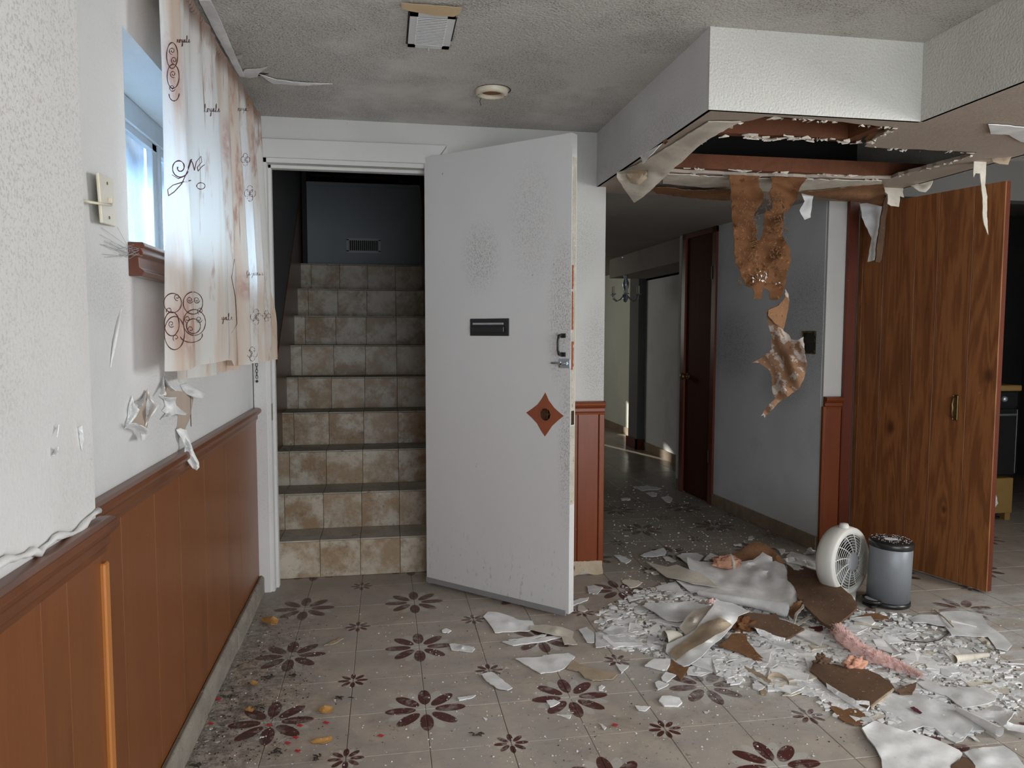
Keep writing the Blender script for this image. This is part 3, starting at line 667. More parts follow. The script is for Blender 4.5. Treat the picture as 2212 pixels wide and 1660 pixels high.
# ---- door wall
DL, DR, DH = -0.549, 0.215, 2.035
dw = MB().box(WX-0.2, DL-0.0, DY, 3.75, -0.1, 2.4).box(DL, DR, DY, 3.75, DH+0.0, 2.4).box(DR, 1.088, DY, 3.75, -0.1, SZ).box(DR, 1.04, DY, 3.75, SZ, 2.4)
wall_back = struct(dw.build('wall_back', 'doorwall'))
# casing boards with mitred head
struct(box('trim_4', 'trimwhite', -0.606, DL+0.004, DY-0.018, DY-0.001, 0.0, 2.118, bevel=0.003))
m = MB(); m.prism([(-0.606, DY-.019, DH), (0.235, DY-.019, DH), (0.298, DY-.019, 2.125), (-0.606, DY-.019, 2.12)], (0, .018, 0))
struct(m.build('trim_5', 'trimwhite', bevel=0.003))
m = MB(); m.prism([(0.238, DY-.018, DH), (0.300, DY-.018, 2.125), (0.300, DY-.018, 0), (0.238, DY-.018, 0)], (0, .017, 0))
struct(m.build('trim_6', 'trimwhite', bevel=0.003))
jm = MB().box(DL-.002, DL+0.018, DY-.004, 3.745, 0, DH).box(DL, DR, DY-.004, 3.745, DH-0.02, DH+.001).box(DR-.016, DR+.002, DY-.004, 3.745, 0, DH)
jm.box(DL+.018, DL+.030, DY+.05, DY+.09, 0, DH-.02).box(DL, DR, DY+.05, DY+.09, DH-.034, DH-.02)
struct(jm.build('trim_7', 'trimwhite'))
m = MB().box(DL+.0185, DL+.0195, DY+.006, DY+.03, 0.82, 0.90); m.build('strike_plate', 'brass', bpy.data.objects['trim_7'])
# wainscot right of the door
pb = box('panel_backing', 'twig', 0.31, 1.088, DY-.004, DY-.0002, 0.03, 0.84, wall_back)
for a, b in ((0.32, 0.52), (0.522, 0.74), (0.742, 0.95), (0.952, 1.058)): box('plank', 'stubw', a, b, DY-.014, DY-.004, 0.05, 0.828, wall_back, bevel=.002)
box('corner_bead', 'stubw', 1.060, 1.090, DY-.017, DY-.0, 0.04, 0.828, wall_back, bevel=.004)
rail('trim_8', DY, 0.30, 1.09, 0.893, 'stubw', 'x')
m = sheet('rotted_base', 'y', [(1240, 1214, DY-.02), (1300, 1212, DY-.02), (1303, 1240, DY-.02), (1290, 1243, DY-.02), (1262, 1238, DY-.02), (1240, 1246, DY-.02)], 'tan', 0.004, parent=wall_back)

# ---- staircase shell behind the door
R, G_ = 0.192, 0.22; SY = 3.757; SX0, SX1 = -0.598, 0.275
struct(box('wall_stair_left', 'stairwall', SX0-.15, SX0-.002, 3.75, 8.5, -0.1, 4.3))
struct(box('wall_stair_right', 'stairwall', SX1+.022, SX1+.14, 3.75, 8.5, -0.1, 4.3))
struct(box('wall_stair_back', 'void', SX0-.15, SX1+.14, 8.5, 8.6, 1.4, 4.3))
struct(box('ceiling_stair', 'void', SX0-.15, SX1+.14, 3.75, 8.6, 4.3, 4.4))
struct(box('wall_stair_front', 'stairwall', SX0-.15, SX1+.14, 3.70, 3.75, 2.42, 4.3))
LYW = 5.60; st = MB()
for i in range(9):
    st.box(SX0, SX1, SY+0.006+i*G_, LYW-.004 if i == 8 else SY+0.006+(i+1)*G_+0.02, i*R-.05, (i+1)*R-0.006)
stair = tag(st.build('staircase', 'grout'), 'tiled staircase climbing steeply behind the open white door', 'stairs', None, None)
seam = [SX0+.002, -0.528, -0.329, -0.129, 0.071, SX1-.001]
tr = random.Random(4)
for i in range(9):
    sh = (i-4)*0.0015
    for a, b in zip(seam[:-1], seam[1:]):
        a2 = a+sh if a != seam[0] else a; b2 = b+sh if b != seam[-1] else b
        y = SY+i*G_; e = tr.uniform(-.0008, .0008)
        box('riser_tile', 'riser', a2+.0012, b2-.0012, y+e, y+0.006, i*R+0.001, (i+1)*R-0.008, stair, bevel=.0008)
        d = G_ if i < 8 else 0.30
        box('tread_tile', 'tread', a2+.0012, b2-.0012, y-0.006+e, y+d-.001, (i+1)*R-0.006, (i+1)*R+.001, stair, bevel=.0012)
# sloping skirt boards either side
ang = R/G_
def skirtb(x0, x1, zoff, top, nm, y1=5.59):
    m = MB(); y0 = SY-.002
    m.prism([(x0, y0, zoff), (x0, y1, zoff+(y1-y0)*ang), (x0, y1, zoff+top+(y1-y0)*ang), (x0, y0, zoff+top)], (x1-x0, 0, 0))
    return m.build(nm, 'darkwood', stair)
skirtb(SX0-.0015, SX0+.004, 0.02, 0.62, 'skirt_board')
skirtb(SX1-.003, SX1+.021, 0.05, 0.45, 'skirt_board')
# white half wall on the landing with its grille
LYW = 5.60
half = struct(MB().box(-0.553, SX1+.02, LYW, LYW+.08, 1.0, 2.30).build('wall_landing', 'landing'))
box('wall_cap', 'landing', -0.56, SX1+.02, LYW-.012, LYW+.1, 2.30, 2.325, half)
box('corner_post', 'void', -0.585, -0.553, LYW-.02, LYW+.06, 1.729, 2.6, half)
gx0, gx1, gz0, gz1 = [on_y(751, 517, LYW).x, on_y(820, 545, LYW).x, on_y(820, 545, LYW).z, on_y(751, 517, LYW).z]
gr = thing('wall_grille', ((gx0+gx1)/2, LYW, gz0), 'small slotted metal grille low on the landing wall above the stairs', 'vent')
MB().box(gx0-.008, gx1+.008, LYW-.006, LYW-.0003, gz0-.008, gz0+.008).box(gx0-.008, gx1+.008, LYW-.006, LYW-.0003, gz1-.008, gz1+.008)\
    .box(gx0-.008, gx0+.008, LYW-.006, LYW-.0003, gz0, gz1).box(gx1-.008, gx1+.008, LYW-.006, LYW-.0003, gz0, gz1).build('frame', 'hub', gr)
for k in range(15):
    x = gx0+.012+(gx1-gx0-.024)*k/14; box('slat', 'hub', x-.0018, x+.0018, LYW-.004, LYW-.0005, gz0+.008, gz1-.008, gr)
box('backing', 'void', gx0, gx1, LYW-.001, LYW-.0001, gz0, gz1, gr)
rl = thing('stair_railing', (0.0, 6.4, 1.9), 'thin black metal railing above the landing half wall', 'railing')
m = MB()
for k in range(5): box('baluster', 'black', -0.55+k*.2, -0.538+k*.2, 6.4, 6.412, 1.75, 2.95, rl)
box('handrail', 'black', -0.6, 0.296, 6.39, 6.415, 2.52, 2.545, rl); box('handrail', 'black', -0.6, 0.296, 6.39, 6.415, 2.93, 2.965, rl)
upw = struct(box('window_2', 'glass', 0.02, 0.27, 8.44, 8.495, 2.9, 3.9)); box('window_bar', 'void', .14, .16, 8.42, 8.44, 2.9, 3.9, upw)
hr1 = MB().tube([(0.262, 4.6, 1.75), (0.262, 5.6, 2.62)], 0.02, 8); tag(hr1.build('stair_handrail', 'darkwood', smooth=True), 'dark round handrail on the right side of the stairwell', 'handrail')

# ---- hall
def hx(y): return 2.405 + (y-3.73)*(2.30-2.405)/(5.1-3.73)     # slightly splayed wall face
def hseg(m, ya, yb, z0, z1, th=0.2): m.prism([(hx(ya), ya, z0), (hx(yb), yb, z0), (hx(yb)+th, yb, z0), (hx(ya)+th, ya, z0)], (0, 0, z1-z0)); return m
HDR, HDL, HDZ = 4.955, 5.375, 1.955       # hall door opening along the wall
m = MB(); hseg(m, KY+.02, HDR, -.1, 2.1); hseg(m, HDL, 5.47, -.1, 2.1); hseg(m, HDR, HDL, HDZ, 2.1); m.box(2.27, 2.75, 5.45, 5.50, -.1, 2.1)
wall_hall = struct(m.build('wall_hall_right', 'hallwall'))
m = MB(); hseg(m, KY+.012, HDR-.04, 0, 0.085, -0.012); hb = struct(m.build('baseboard_hall_right', 'hskirt', bevel=.002))
m = MB(); hseg(m, HDL+.04, 5.47, 0, 0.085, -0.012); struct(m.build('baseboard_hall_far', 'hskirt', bevel=.002))
d3 = MB(); hseg(d3, HDR+.0, HDL-.0, 0.01, HDZ-.0, 0.03); door3 = struct(d3.build('door_3', 'hdoor'))
m = MB(); hseg(m, HDR-.045, HDR+.01, 0, HDZ+.05, -0.016); m.build('casing', 'casew', door3)
m = MB(); hseg(m, HDL-.01, HDL+.045, 0, HDZ+.05, -0.016); m.build('casing', 'casew', door3)
m = MB(); hseg(m, HDR-.045, HDL+.045, HDZ-.005, HDZ+.032, -0.016); m.build('casing', 'casew', door3)
m = MB(); yk = HDL-.05; m.lathe([(0, -.062), (.02, -.058), (.027, -.045), (.02, -.03), (.009, -.025), (.009, -.006), (.028, -.004), (.028, 0)], Matrix.Translation((hx(yk), yk, 0.905)) @ Matrix.Rotation(pi/2, 4, 'Y'), 16)
m.build('door_handle', 'brass', door3, smooth=True)
for z in (0.3, 1.62): m = MB(); m.tube([(hx(HDR)-.017, HDR+.008, z), (hx(HDR)-.017, HDR+.008, z+.09)], .006, 6); m.build('hinge', 'black', door3)
# recess and rooms beyond
struct(MB().box(2.70, 2.85, 5.5, 7.42, -.1, 2.1).build('wall_hall_recess', 'hallwall'))
struct(MB().box(2.70, 2.72, 5.5, 7.42, 1.78, 2.0).box(2.3, 2.9, 5.5, 7.42, 1.80, 1.99).build('soffit_hall', 'darkceil'))
struct(MB().box(2.62, 2.95, 7.42, 7.70, -.1, 1.99).build('wall_hall_pier', 'stairwall'))
struct(MB().box(2.60, 2.62, 7.40, 7.72, 0, .11).box(2.60, 2.9, 7.40, 7.42, 0, .11).build('baseboard_pier', 'casew'))
struct(MB().box(2.685, 2.70, 5.52, 7.41, 0, .085).build('baseboard_recess', 'hskirt'))
ww = wall_mat('sunlit_far_wall_paint', (0.62, 0.63, 0.56), 0.1); MT['farw'] = ww
struct(MB().box(2.89, 3.0, 7.70, 9.6, -.1, 1.99).build('wall_far_right', 'farw')); struct(MB().box(2.875, 2.89, 7.72, 9.6, 0, .085).build('baseboard_far', 'hskirt'))
struct(MB().box(2.86, 2.89, 8.30, 8.36, 0, 1.99).build('trim_9', 'farw'))
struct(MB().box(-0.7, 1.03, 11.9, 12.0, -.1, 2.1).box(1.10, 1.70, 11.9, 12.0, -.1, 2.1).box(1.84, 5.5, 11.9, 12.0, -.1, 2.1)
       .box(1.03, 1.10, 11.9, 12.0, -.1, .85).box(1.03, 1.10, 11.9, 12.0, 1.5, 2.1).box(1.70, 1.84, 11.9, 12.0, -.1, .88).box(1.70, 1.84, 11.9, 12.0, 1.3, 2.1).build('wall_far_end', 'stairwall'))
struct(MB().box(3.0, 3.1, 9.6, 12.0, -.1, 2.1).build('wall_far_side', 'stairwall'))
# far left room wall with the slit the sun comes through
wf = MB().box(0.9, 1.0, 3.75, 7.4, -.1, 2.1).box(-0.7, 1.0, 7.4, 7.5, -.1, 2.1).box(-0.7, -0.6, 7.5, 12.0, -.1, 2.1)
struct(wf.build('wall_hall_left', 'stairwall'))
struct(MB().box(0.3, 5.6, 3.75, 3.76, 2.2, 2.5).build('wall_upper_filler', 'void'))

# ---- wall beside / above kitchen door, kitchen room
wk = MB().box(2.405, 2.515, KY, KY+.1, -.1, SZ).box(4.45, 5.6, KY, KY+.1, -.1, 2.4).box(2.405, 2.56, KY+.001, KY+.1, SZ, 2.4)
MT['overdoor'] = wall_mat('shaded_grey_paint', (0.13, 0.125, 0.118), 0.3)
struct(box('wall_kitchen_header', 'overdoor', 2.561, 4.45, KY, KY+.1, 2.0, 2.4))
wall_right_back = struct(wk.build('wall_kitchen_side', 'doorwall'))
box('plank', 'stubw', 2.408, 2.512, KY-.012, KY-.0005, 0.0, 0.83, wall_right_back, bevel=.003)
box('corner_bead', 'stubw', 2.398, 2.418, KY-.016, KY+.004, 0.0, 0.83, wall_right_back, bevel=.003)
rail('trim_10', KY, 2.405, 2.512, 0.885, 'stubw', 'x')
struct(MB().box(2.512, 2.576, KY-.022, KY-.001, 0, 1.99).build('trim_11', 'casew', bevel=.005))
struct(MB().box(2.52, 2.585, KY, KY+.1, 0, 1.99).build('trim_12', 'casew'))
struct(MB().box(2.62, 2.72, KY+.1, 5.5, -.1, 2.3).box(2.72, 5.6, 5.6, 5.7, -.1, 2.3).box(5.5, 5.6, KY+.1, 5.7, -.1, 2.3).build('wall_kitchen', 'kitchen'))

# ---- the rest of the room, behind the camera
struct(MB().box(4.6, 4.68, -2.9, -0.5, -.1, 2.4).box(4.6, 4.68, 1.3, KY, -.1, 2.4).box(4.6, 4.68, -0.5, 1.3, -.1, 0.7).box(4.6, 4.68, -0.5, 1.3, 2.0, 2.4).build('wall_right', 'doorwall'))  # opening added in the unseen right wall to let the side fill in
wb = MB().box(-0.9, -0.02, -1.6, -1.5, -.1, 2.4).box(3.02, 5.5, -1.6, -1.5, -.1, 2.4).box(-0.02, 3.02, -1.6, -1.5, -.1, 0.12).box(-0.02, 3.02, -1.6, -1.5, 2.12, 2.4)
struct(wb.build('wall_front', 'doorwall'))
struct(MB().box(-0.02, 3.02, -1.58, -1.53, 0.12, 0.18).box(-0.02, 3.02, -1.58, -1.53, 2.06, 2.12).box(-0.02, 0.04, -1.58, -1.53, .12, 2.12).box(2.96, 3.02, -1.58, -1.53, .12, 2.12).box(1.47, 1.53, -1.58, -1.53, .12, 2.12).build('window_3', 'frame'))
# ================================================================== THINGS
# ---- white flush door standing open
A1, U1 = Vector((0.190, 3.570, 0)), Vector((0.7241, -0.6897, 0)); N1 = Vector((-0.6897, -0.7241, 0))
def D1(u, z, d=0.0): return A1+U1*u+N1*d+Vector((0, 0, z))
W1, Z0, Z1 = 0.800, 0.022, 2.062
cu, cz = 0.677, 0.883
def rect_bound(a):
    dx, dz = cos(a), sin(a); t = 9
    if dx > 1e-6: t = min(t, (W1-cu)/dx)
    if dx < -1e-6: t = min(t, -cu/dx)
    if dz > 1e-6: t = min(t, (Z1-cz)/dz)
    if dz < -1e-6: t = min(t, (Z0-cz)/dz)
    return cu+dx*t, cz+dz*t
def pie(P, bound, cx, cy, r, d, corners, n=36):
    an = sorted([2*pi*j/n for j in range(n)]+[atan2(v-cy, u-cx) % (2*pi) for u, v in corners]); k = len(an)
    m = MB(); vs = []
    for dd in d:
        vs += [P(*bound(a), dd) for a in an]; vs += [P(cx+r*cos(a), cy+r*sin(a), dd) for a in an]
    f = []
    for j in range(k):
        q = (j+1) % k; f += [(j, q, k+q, k+j), (2*k+j, 3*k+j, 3*k+q, 2*k+q), (j, 2*k+j, 2*k+q, q), (k+j, k+q, 3*k+q, 3*k+j)]
    return m.add(vs, f)
door1 = struct(pie(D1, rect_bound, cu, cz, 0.027, (0.0, -0.042), [(0, Z0), (W1, Z0), (W1, Z1), (0, Z1)]).build('door_1', 'door'))
door1['label'] = 'scuffed white flush door standing open beside the stairs'
rg = random.Random(9)
dia = [(0.677, 0.979), (0.695, 0.945), (0.722, 0.915), (0.745, 0.898), (0.769, 0.883), (0.742, 0.862), (0.712, 0.836), (0.692, 0.808), (0.676, 0.787), (0.655, 0.812), (0.635, 0.842), (0.606, 0.866), (0.579, 0.885), (0.61, 0.905), (0.638, 0.925), (0.658, 0.950)]
def dia_bound(a):
    best = None
    for i in range(len(dia)):
        (x1, y1), (x2, y2) = dia[i], dia[(i+1) % len(dia)]
        dx, dy = cos(a), sin(a); ex, ey = x2-x1, y2-y1; den = dx*ey-dy*ex
        if abs(den) < 1e-9: continue
        t = ((x1-cu)*ey-(y1-cz)*ex)/den; s_ = ((x1-cu)*dy-(y1-cz)*dx)/den
        if t > 0 and -1e-6 <= s_ <= 1+1e-6: best = t if best is None else min(best, t)
    return cu+cos(a)*best, cz+sin(a)*best
pie(D1, dia_bound, cu, cz, 0.027, (0.0012, 0.0002), dia).build('bare_wood_patch', 'barewood', door1)['label'] = 'bare red wood diamond where a lock plate was'
m = MB(); c0 = D1(cu, cz, -0.001); axd = N1.to_track_quat('Z', 'Y').to_matrix().to_4x4()
m.lathe([(0.027, .003), (0.031, .003), (0.031, .001), (0.027, .001)], Matrix.Translation(D1(cu, cz)) @ axd, 28)
m.build('hole_rim', 'barewood', door1)
m = MB(); m.lathe([(0.0268, 0), (0.0268, -.03), (0.012, -.032), (0.0, -.032)], Matrix.Translation(D1(cu, cz)) @ axd, 24); m.build('bore', 'darkwood', door1)
m = MB(); m.obox(D1(cu-.002, cz-.02, -.028), U1*.006, N1*.012, (0, 0, .04)); m.obox(D1(cu-.014, cz-.004, -.028), U1*.024, N1*.008, (0, 0, .008)); m.build('latch_remains', 'brass', door1)
# edge scars: paint missing
m = MB()
for z0, z1, u in ((1.42, 1.52, .3), (1.25, 1.36, .35), (1.08, 1.20, .6), (1.36, 1.41, .2)):
    n = 9
    for k in range(n):
        za = z0+(z1-z0)*k/n; wd = 0.010+0.018*u*abs(sin(k*1.7+z0*9)); m.obox(D1(W1+.0006, za, -.004), N1*-wd, U1*.0008, (0, 0, (z1-z0)/n))
m.build('bare_edge_scars', 'barewood', door1)
MB().obox(D1(W1+.0002, 0.845, -.008), N1*-.024, U1*.0015, (0, 0, .06)).build('latch_plate', 'brass', door1)
MB().obox(D1(W1+.0001, 0.50, -.003), N1*-.036, U1*.0006, (0, 0, 0.34)).obox(D1(W1+.0001, 0.906, -.004), N1*-.034, U1*.0006, (0, 0, 1.06)).build('weathered_edge', 'edgeworn', door1)['kind'] = 'stuff'
# mail slot / flap
u0, u1, z0, z1 = 0.272, 0.488, 1.222, 1.300
ms = MB().obox(D1(u0, z0, .0002), U1*(u1-u0), N1*.004, (0, 0, z1-z0)).build('mail_slot', 'black', door1, bevel=.0015)
MB().obox(D1(u0+.006, z0+.018, .004), U1*(u1-u0-.028), N1*.010+Vector((0, 0, -.002)), (0, 0, 0.026)).build('slot_flap', 'black', ms, bevel=.003)
MB().obox(D1(u0+.018, z0+.05, .004), U1*(u1-u0-.046), N1*.005, (0, 0, 0.009)).build('slot_lip', 'hub', ms, bevel=.001)
# pull handle
hd = MB().tube([D1(.757, 1.226, .004), D1(.757, 1.224, .024), D1(.756, 1.205, .032), D1(.756, 1.165, .032), D1(.757, 1.147, .024), D1(.757, 1.144, .004)], [.008, .0065, .005, .005, .0065, .008], 8).build('pull_handle', 'black', door1, smooth=True)
for z in (1.215, 1.135): MB().obox(D1(.752, z, .0002), U1*.026, N1*.004, (0, 0, .019)).build('handle_foot', 'black', hd, bevel=.002)
# slide bolt
bo = MB().obox(D1(.742, 1.087, .0002), U1*.056, N1*.002, (0, 0, .040)).build('slide_bolt', 'steel', door1, bevel=.0008)
MB().tube([D1(.712, 1.108, .009), D1(.796, 1.108, .009)], .0045, 10).build('bolt_rod', 'steel', bo, smooth=True)
for u in (.752, .782): MB().obox(D1(u, 1.100, .002), U1*.009, N1*.012, (0, 0, .016)).build('bolt_guide', 'steel', bo, bevel=.002)
MB().tube([D1(.760, 1.106, .013), D1(.760, 1.094, .022)], .004, 8).build('bolt_knob', 'brass', bo, smooth=True)
# sweep
MB().obox(D1(0.0, Z0-.010, .0003), U1*(W1-.012), N1*.006, (0, 0, .024)).build('door_sweep', 'sweep', door1, bevel=.001)
m = MB()
for z in (0.25, 1.05, 1.85): m.tube([D1(-.004, z, -.045), D1(-.004, z+.09, -.045)], .006, 8)
m.build('hinge', 'brass', door1)

# ---- plank door right
A2 = Vector((2.590, 3.735, 0)); B2 = Vector((2.803, 2.990, 0)); U2 = (B2-A2).normalized(); N2 = Vector((U2.y, -U2.x, 0))
if N2.y > 0 and N2.x > 0: N2 = -N2
N2 = Vector((-abs(U2.y), U2.x*-1, 0)).normalized()
def D2(u, z, d=0.0): return A2+U2*u+N2*d+Vector((0, 0, z))
W2, Y0, Y1 = 0.776, 0.012, 1.935
MT['oak'] = wood_mat('cathedral_grain_plank', (0.32, 0.125, 0.040), (0.135, 0.043, 0.014), 0.42, rough=0.4, coat=0.0,
                     knots=[(tuple(D2(.236, .735)), 0.034), (tuple(D2(.738, 1.04)), 0.032), (tuple(D2(.55, .36)), 0.02)], knotc=(0.085, 0.026, 0.009))
ks = [0.0, 0.030, 0.159, 0.341, 0.462, 0.636, W2]
door2 = struct(MB().obox(D2(0, Y0, -.008), U2*W2, N2*-.028, (0, 0, Y1-Y0)).build('door_2', 'casew'))
door2['label'] = 'open orange plank door with wavy grain'
for a, b in zip(ks[:-1], ks[1:]):
    m = MB(); c = .0012; g_ = .0008
    m.prism([D2(a+g_, Y0, -.008), D2(a+g_, Y0, -c), D2(a+g_+c, Y0, 0), D2(b-g_-c, Y0, 0), D2(b-g_, Y0, -c), D2(b-g_, Y0, -.008)], (0, 0, Y1-Y0))
    m.build('plank', 'oak', door2)
hc = MB().obox(D2(.575, .812, .0003), U2*.026, N2*.004, (0, 0, .126)).build('door_handle', 'brass', door2, bevel=.004)
MB().tube([D2(.588, .826, .004), D2(.588, .834, .026), D2(.588, .855, .031), D2(.588, .875, .028), D2(.588, .895, .031), D2(.588, .918, .026), D2(.588, .926, .004)], [.007, .006, .006, .009, .006, .006, .007], 8).build('handle_grip', 'brass', hc, smooth=True)
for z in (0.25, 1.66): MB().tube([D2(-.008, z, .008), D2(-.008, z+.09, .008)], .006, 8).build('hinge', 'black', door2)

# ---- curtain
def cx_(y, z):
    t = (2.2-z)/1.06
    if y < 2.52: a = -0.525+0.026*sin((y-1.93)*13.5)
    elif y < 2.62: a = -0.520-0.045*sin((y-2.52)/.10*pi/2)
    elif y < 2.74: a = -0.565+0.05*sin((y-2.62)/.12*pi/2)
    else: a = -0.525+0.034*sin((y-2.70)*2*pi/0.17+2.1)
    fl = 0.35+0.65*min(1, t*1.4)
    return -0.535+(a+0.535)*fl+0.006*sin(y*70)*(1-min(1, t*3))
ct = thing('curtain', (-0.53, 2.65, 1.12), 'long cream and brown printed curtain with scrolls over the high window', 'curtain')
def cloth(y0, y1, z0f, z1, off, name):
    ny, nz = 130, 40; m = MB(); vs = []
    for i in range(ny+1):
        y = y0+(y1-y0)*i/ny
        for j in range(nz+1):
            z = z0f(y)+(z1-z0f(y))*j/nz
            e_ = i/ny; yr = y + (1-e_)*0.045*(z-1.15)*(off == 0) + e_*0.20*(2.172-z)*(off == 0)
            vs.append((cx_(yr, z)+off, yr, z))
    f = [(i*(nz+1)+j, (i+1)*(nz+1)+j, (i+1)*(nz+1)+j+1, i*(nz+1)+j+1) for i in range(ny) for j in range(nz)]
    m.add(vs, f)
    # turned hem strip gives the lower edge some thickness
    return m.build(name, 'curtain', ct, smooth=True)
cloth(1.912, 3.355, lambda y: 1.143-0.004*sin(y*20) if y < 2.6 else 1.118-0.010*(y-2.6), 2.172, 0.0, 'front_panel')
cloth(2.13, 2.93, lambda y: 1.098, 2.165, -0.040, 'rear_panel')
m = MB(); m.tube([(-0.545, y, 2.172) for y in (1.93, 2.3, 2.9, 3.395)], 0.010, 10); m.build('curtain_rod', 'black', ct, smooth=True)
m = MB(); m.tube([(-0.545, 3.395, 2.172), (-0.545, 3.40, 2.16), (-0.545, 3.42, 2.145)], [.016, .013, .006], 8); m.build('rod_finial', 'black', ct, smooth=True)
m = MB()
for k in range(66):
    y = 2.0+k*.0208; m.lathe([(.013, -.008), (.017, -.003), (.017, .004), (.013, .008)], Matrix.Translation((-0.545, y, 2.172)) @ Matrix.Rotation(pi/2, 4, 'X'), 10)
m.build('gathered_heading', 'curtain', ct, smooth=True)
# printed scrollwork, laid on the cloth face
ink = MB()
def cpt(x, y):
    X = -0.44
    while X > -0.62:
        p = on_x(x, y, X)
        if cx_(p.y, p.z)+0.0022 >= X: break
        X -= 0.001
    return p
def stroke(pts, r=0.0012):
    P_ = [cpt(*q) for q in pts]; ink.tube(P_, [r*(0.7+0.5*abs(sin(i*.6))) for i in range(len(P_))], 4)
def ell(cx, cy, rx, ry, a0=0, a1=2*pi, n=26, sp=0.0):
    return [(cx+rx*(1-sp*i/n)*cos(a0+(a1-a0)*i/n), cy+ry*(1-sp*i/n)*sin(a0+(a1-a0)*i/n)) for i in range(n+1)]
for e in [(373, 655, 19, 21), (417, 655, 21, 24), (420, 697, 24, 28), (377, 720, 22, 36), (418, 705, 15, 16), (371, 700, 16, 26), (413, 724, 24, 16, -.2, 2.9),
          (372, 120, 12, 28), (374, 165, 13, 26), (376, 202, 11, 16, 0, 3.1)]:
    stroke(ell(*e))
for cx, cy in ((383, 642), (410, 648), (425, 648), (366, 672), (405, 690), (430, 690), (412, 712), (380, 730), (370, 700), (372, 110), (376, 130), (374, 160), (372, 190), (433, 672)):
    stroke(ell(cx, cy, 7, 8, rg.uniform(0, 3), rg.uniform(8, 10), 20, 0.75), .0009)
stroke(ell(388, 362, 20, 23, 0.4, 9.6, 40, 0.8), .0015)
stroke([(372, 378), (385, 386), (400, 380), (408, 362), (414, 344), (410, 350), (404, 372), (392, 398), (376, 415), (364, 423), (362, 410), (374, 400), (396, 393), (412, 390)])
stroke([(406, 362), (412, 345), (416, 352), (420, 368), (424, 350), (434, 338), (436, 350), (426, 362), (428, 370), (436, 360), (442, 356)])
stroke(ell(434, 402, 9, 7))
for cx, cy, s_ in ((540, 418, 1.0), (530, 345, .8), (553, 685, 1.0), (545, 765, .9), (576, 683, .7)):
    for dx, dy in ((-6, 0), (6, 0), (0, -9), (0, 9)): stroke(ell(cx+dx*s_, cy+dy*s_, 6*s_, 8*s_), .0009)
stroke([(500, 720), (512, 700), (508, 640), (500, 600), (506, 560)], .0013)
def script(word, x, y, w_, h):
    """simple joined-up lettering"""
    L = {'r': [(0, 0), (.2, .5), (.3, .45), (.5, .45), (.45, .1), (.7, 0)], 'o': [(0, 0), (.3, .5), (.05, .25), (.3, 0), (.55, .25), (.35, .5), (.8, .4)],
         'y': [(0, .45), (.15, .05), (.5, .1), (.6, .5), (.5, -.5), (.2, -.6), (.3, -.2), (.8, .1)], 'a': [(.5, .45), (.15, .4), (.1, .05), (.45, .05), (.55, .5), (.55, .05), (.8, .1)],
         'l': [(0, 0), (.4, .6), (.4, 1.1), (.2, .9), (.25, .1), (.6, 0)], 'e': [(0, .15), (.4, .3), (.3, .5), (.1, .25), (.3, 0), (.7, .15)], 'f': [(0, 0), (.5, .8), (.4, 1.1), (.2, .5), (.15, -.5), (.35, -.3), (.6, .1)],
         'i': [(0, 0), (.25, .5), (.2, .05), (.5, .05)], 'n': [(0, 0), (.1, .5), (.1, 0), (.4, .5), (.45, 0), (.7, .1)], 'g': [(.5, .4), (.1, .3), (.3, 0), (.55, .45), (.45, -.5), (.1, -.5), (.7, .1)], 'u': [(0, .5), (.1, 0), (.4, .1), (.5, .5), (.5, 0), (.7, .1)]}
    pts = []
    for i, c in enumerate(word):
        for a, b in L[c]: pts.append((x+(i+a)*w_, y-b*h))
    stroke(pts, .0009)
script('loyale', 441, 242, 6, 16); script('royal', 514, 240, 5, 13); script('yale', 479, 692, 6.5, 14); script('figurne', 532, 595, 5.5, 12); script('royale', 382, 92, 5, 14)
ink.build('printed_scrolls', 'ink', ct)['kind'] = 'stuff'

# ---- switch plate, cable, cobweb strands
swp = thing('switch_plate', (WX, 1.80, 1.47), 'ivory light switch plate tilted off the wall between pier and window', 'switch')
q = [on_x(213, 372, WX+.026), on_x(245, 388, WX+.004), on_x(250, 490, WX+.004), on_x(222, 482, WX+.026)]
nrm = (q[1]-q[0]).cross(q[3]-q[0]).normalized()
if nrm.x > 0: nrm = -nrm
MB().prism(q, nrm*0.006).build('cover', 'ivory', swp, bevel=.0015)
cc = sum(q, Vector())/4
m = MB(); m.obox(cc-nrm*.001+Vector((0, -.004, -.006)), (0, .008, 0), (0, 0, .012), -nrm*.008); m.build('toggle', 'ivory', swp, bevel=.001)
for s_ in (0.15, 0.85):
    p = (q[0]*.5+q[1]*.5)*(1-s_)+(q[3]*.5+q[2]*.5)*s_; m = MB(); m.lathe([(0, .0025), (.003, .002), (.0035, 0)], Matrix.Translation(p) @ (-nrm).to_track_quat('Z', 'Y').to_matrix().to_4x4(), 10); m.build('screw', 'brass', swp)
m = MB(); m.tube([on_x(174, 432, WX+.004), on_x(195, 437, WX+.02), on_x(215, 440, WX+.03), on_x(240, 443, WX+.03)], .003, 6)
tag(m.build('thin_cable', 'ivory', smooth=True), 'short thin grubby cable from the pier corner to the ivory switch plate', 'cable')
m = MB(); wr = random.Random(1)
for k in range(16):
    a = on_x(wr.uniform(215, 265), wr.uniform(490, 560), WX+.003); b = on_x(wr.uniform(275, 325), wr.uniform(528, 560), WX+.03)
    mid = (a+b)/2+Vector((0, 0, -.012)); m.tube([a, mid, b], .0005, 3)
tag(m.build('cobweb', 'hub'), 'dusty cobweb strands hanging at the corner of the window sill', 'cobweb', kind='stuff')

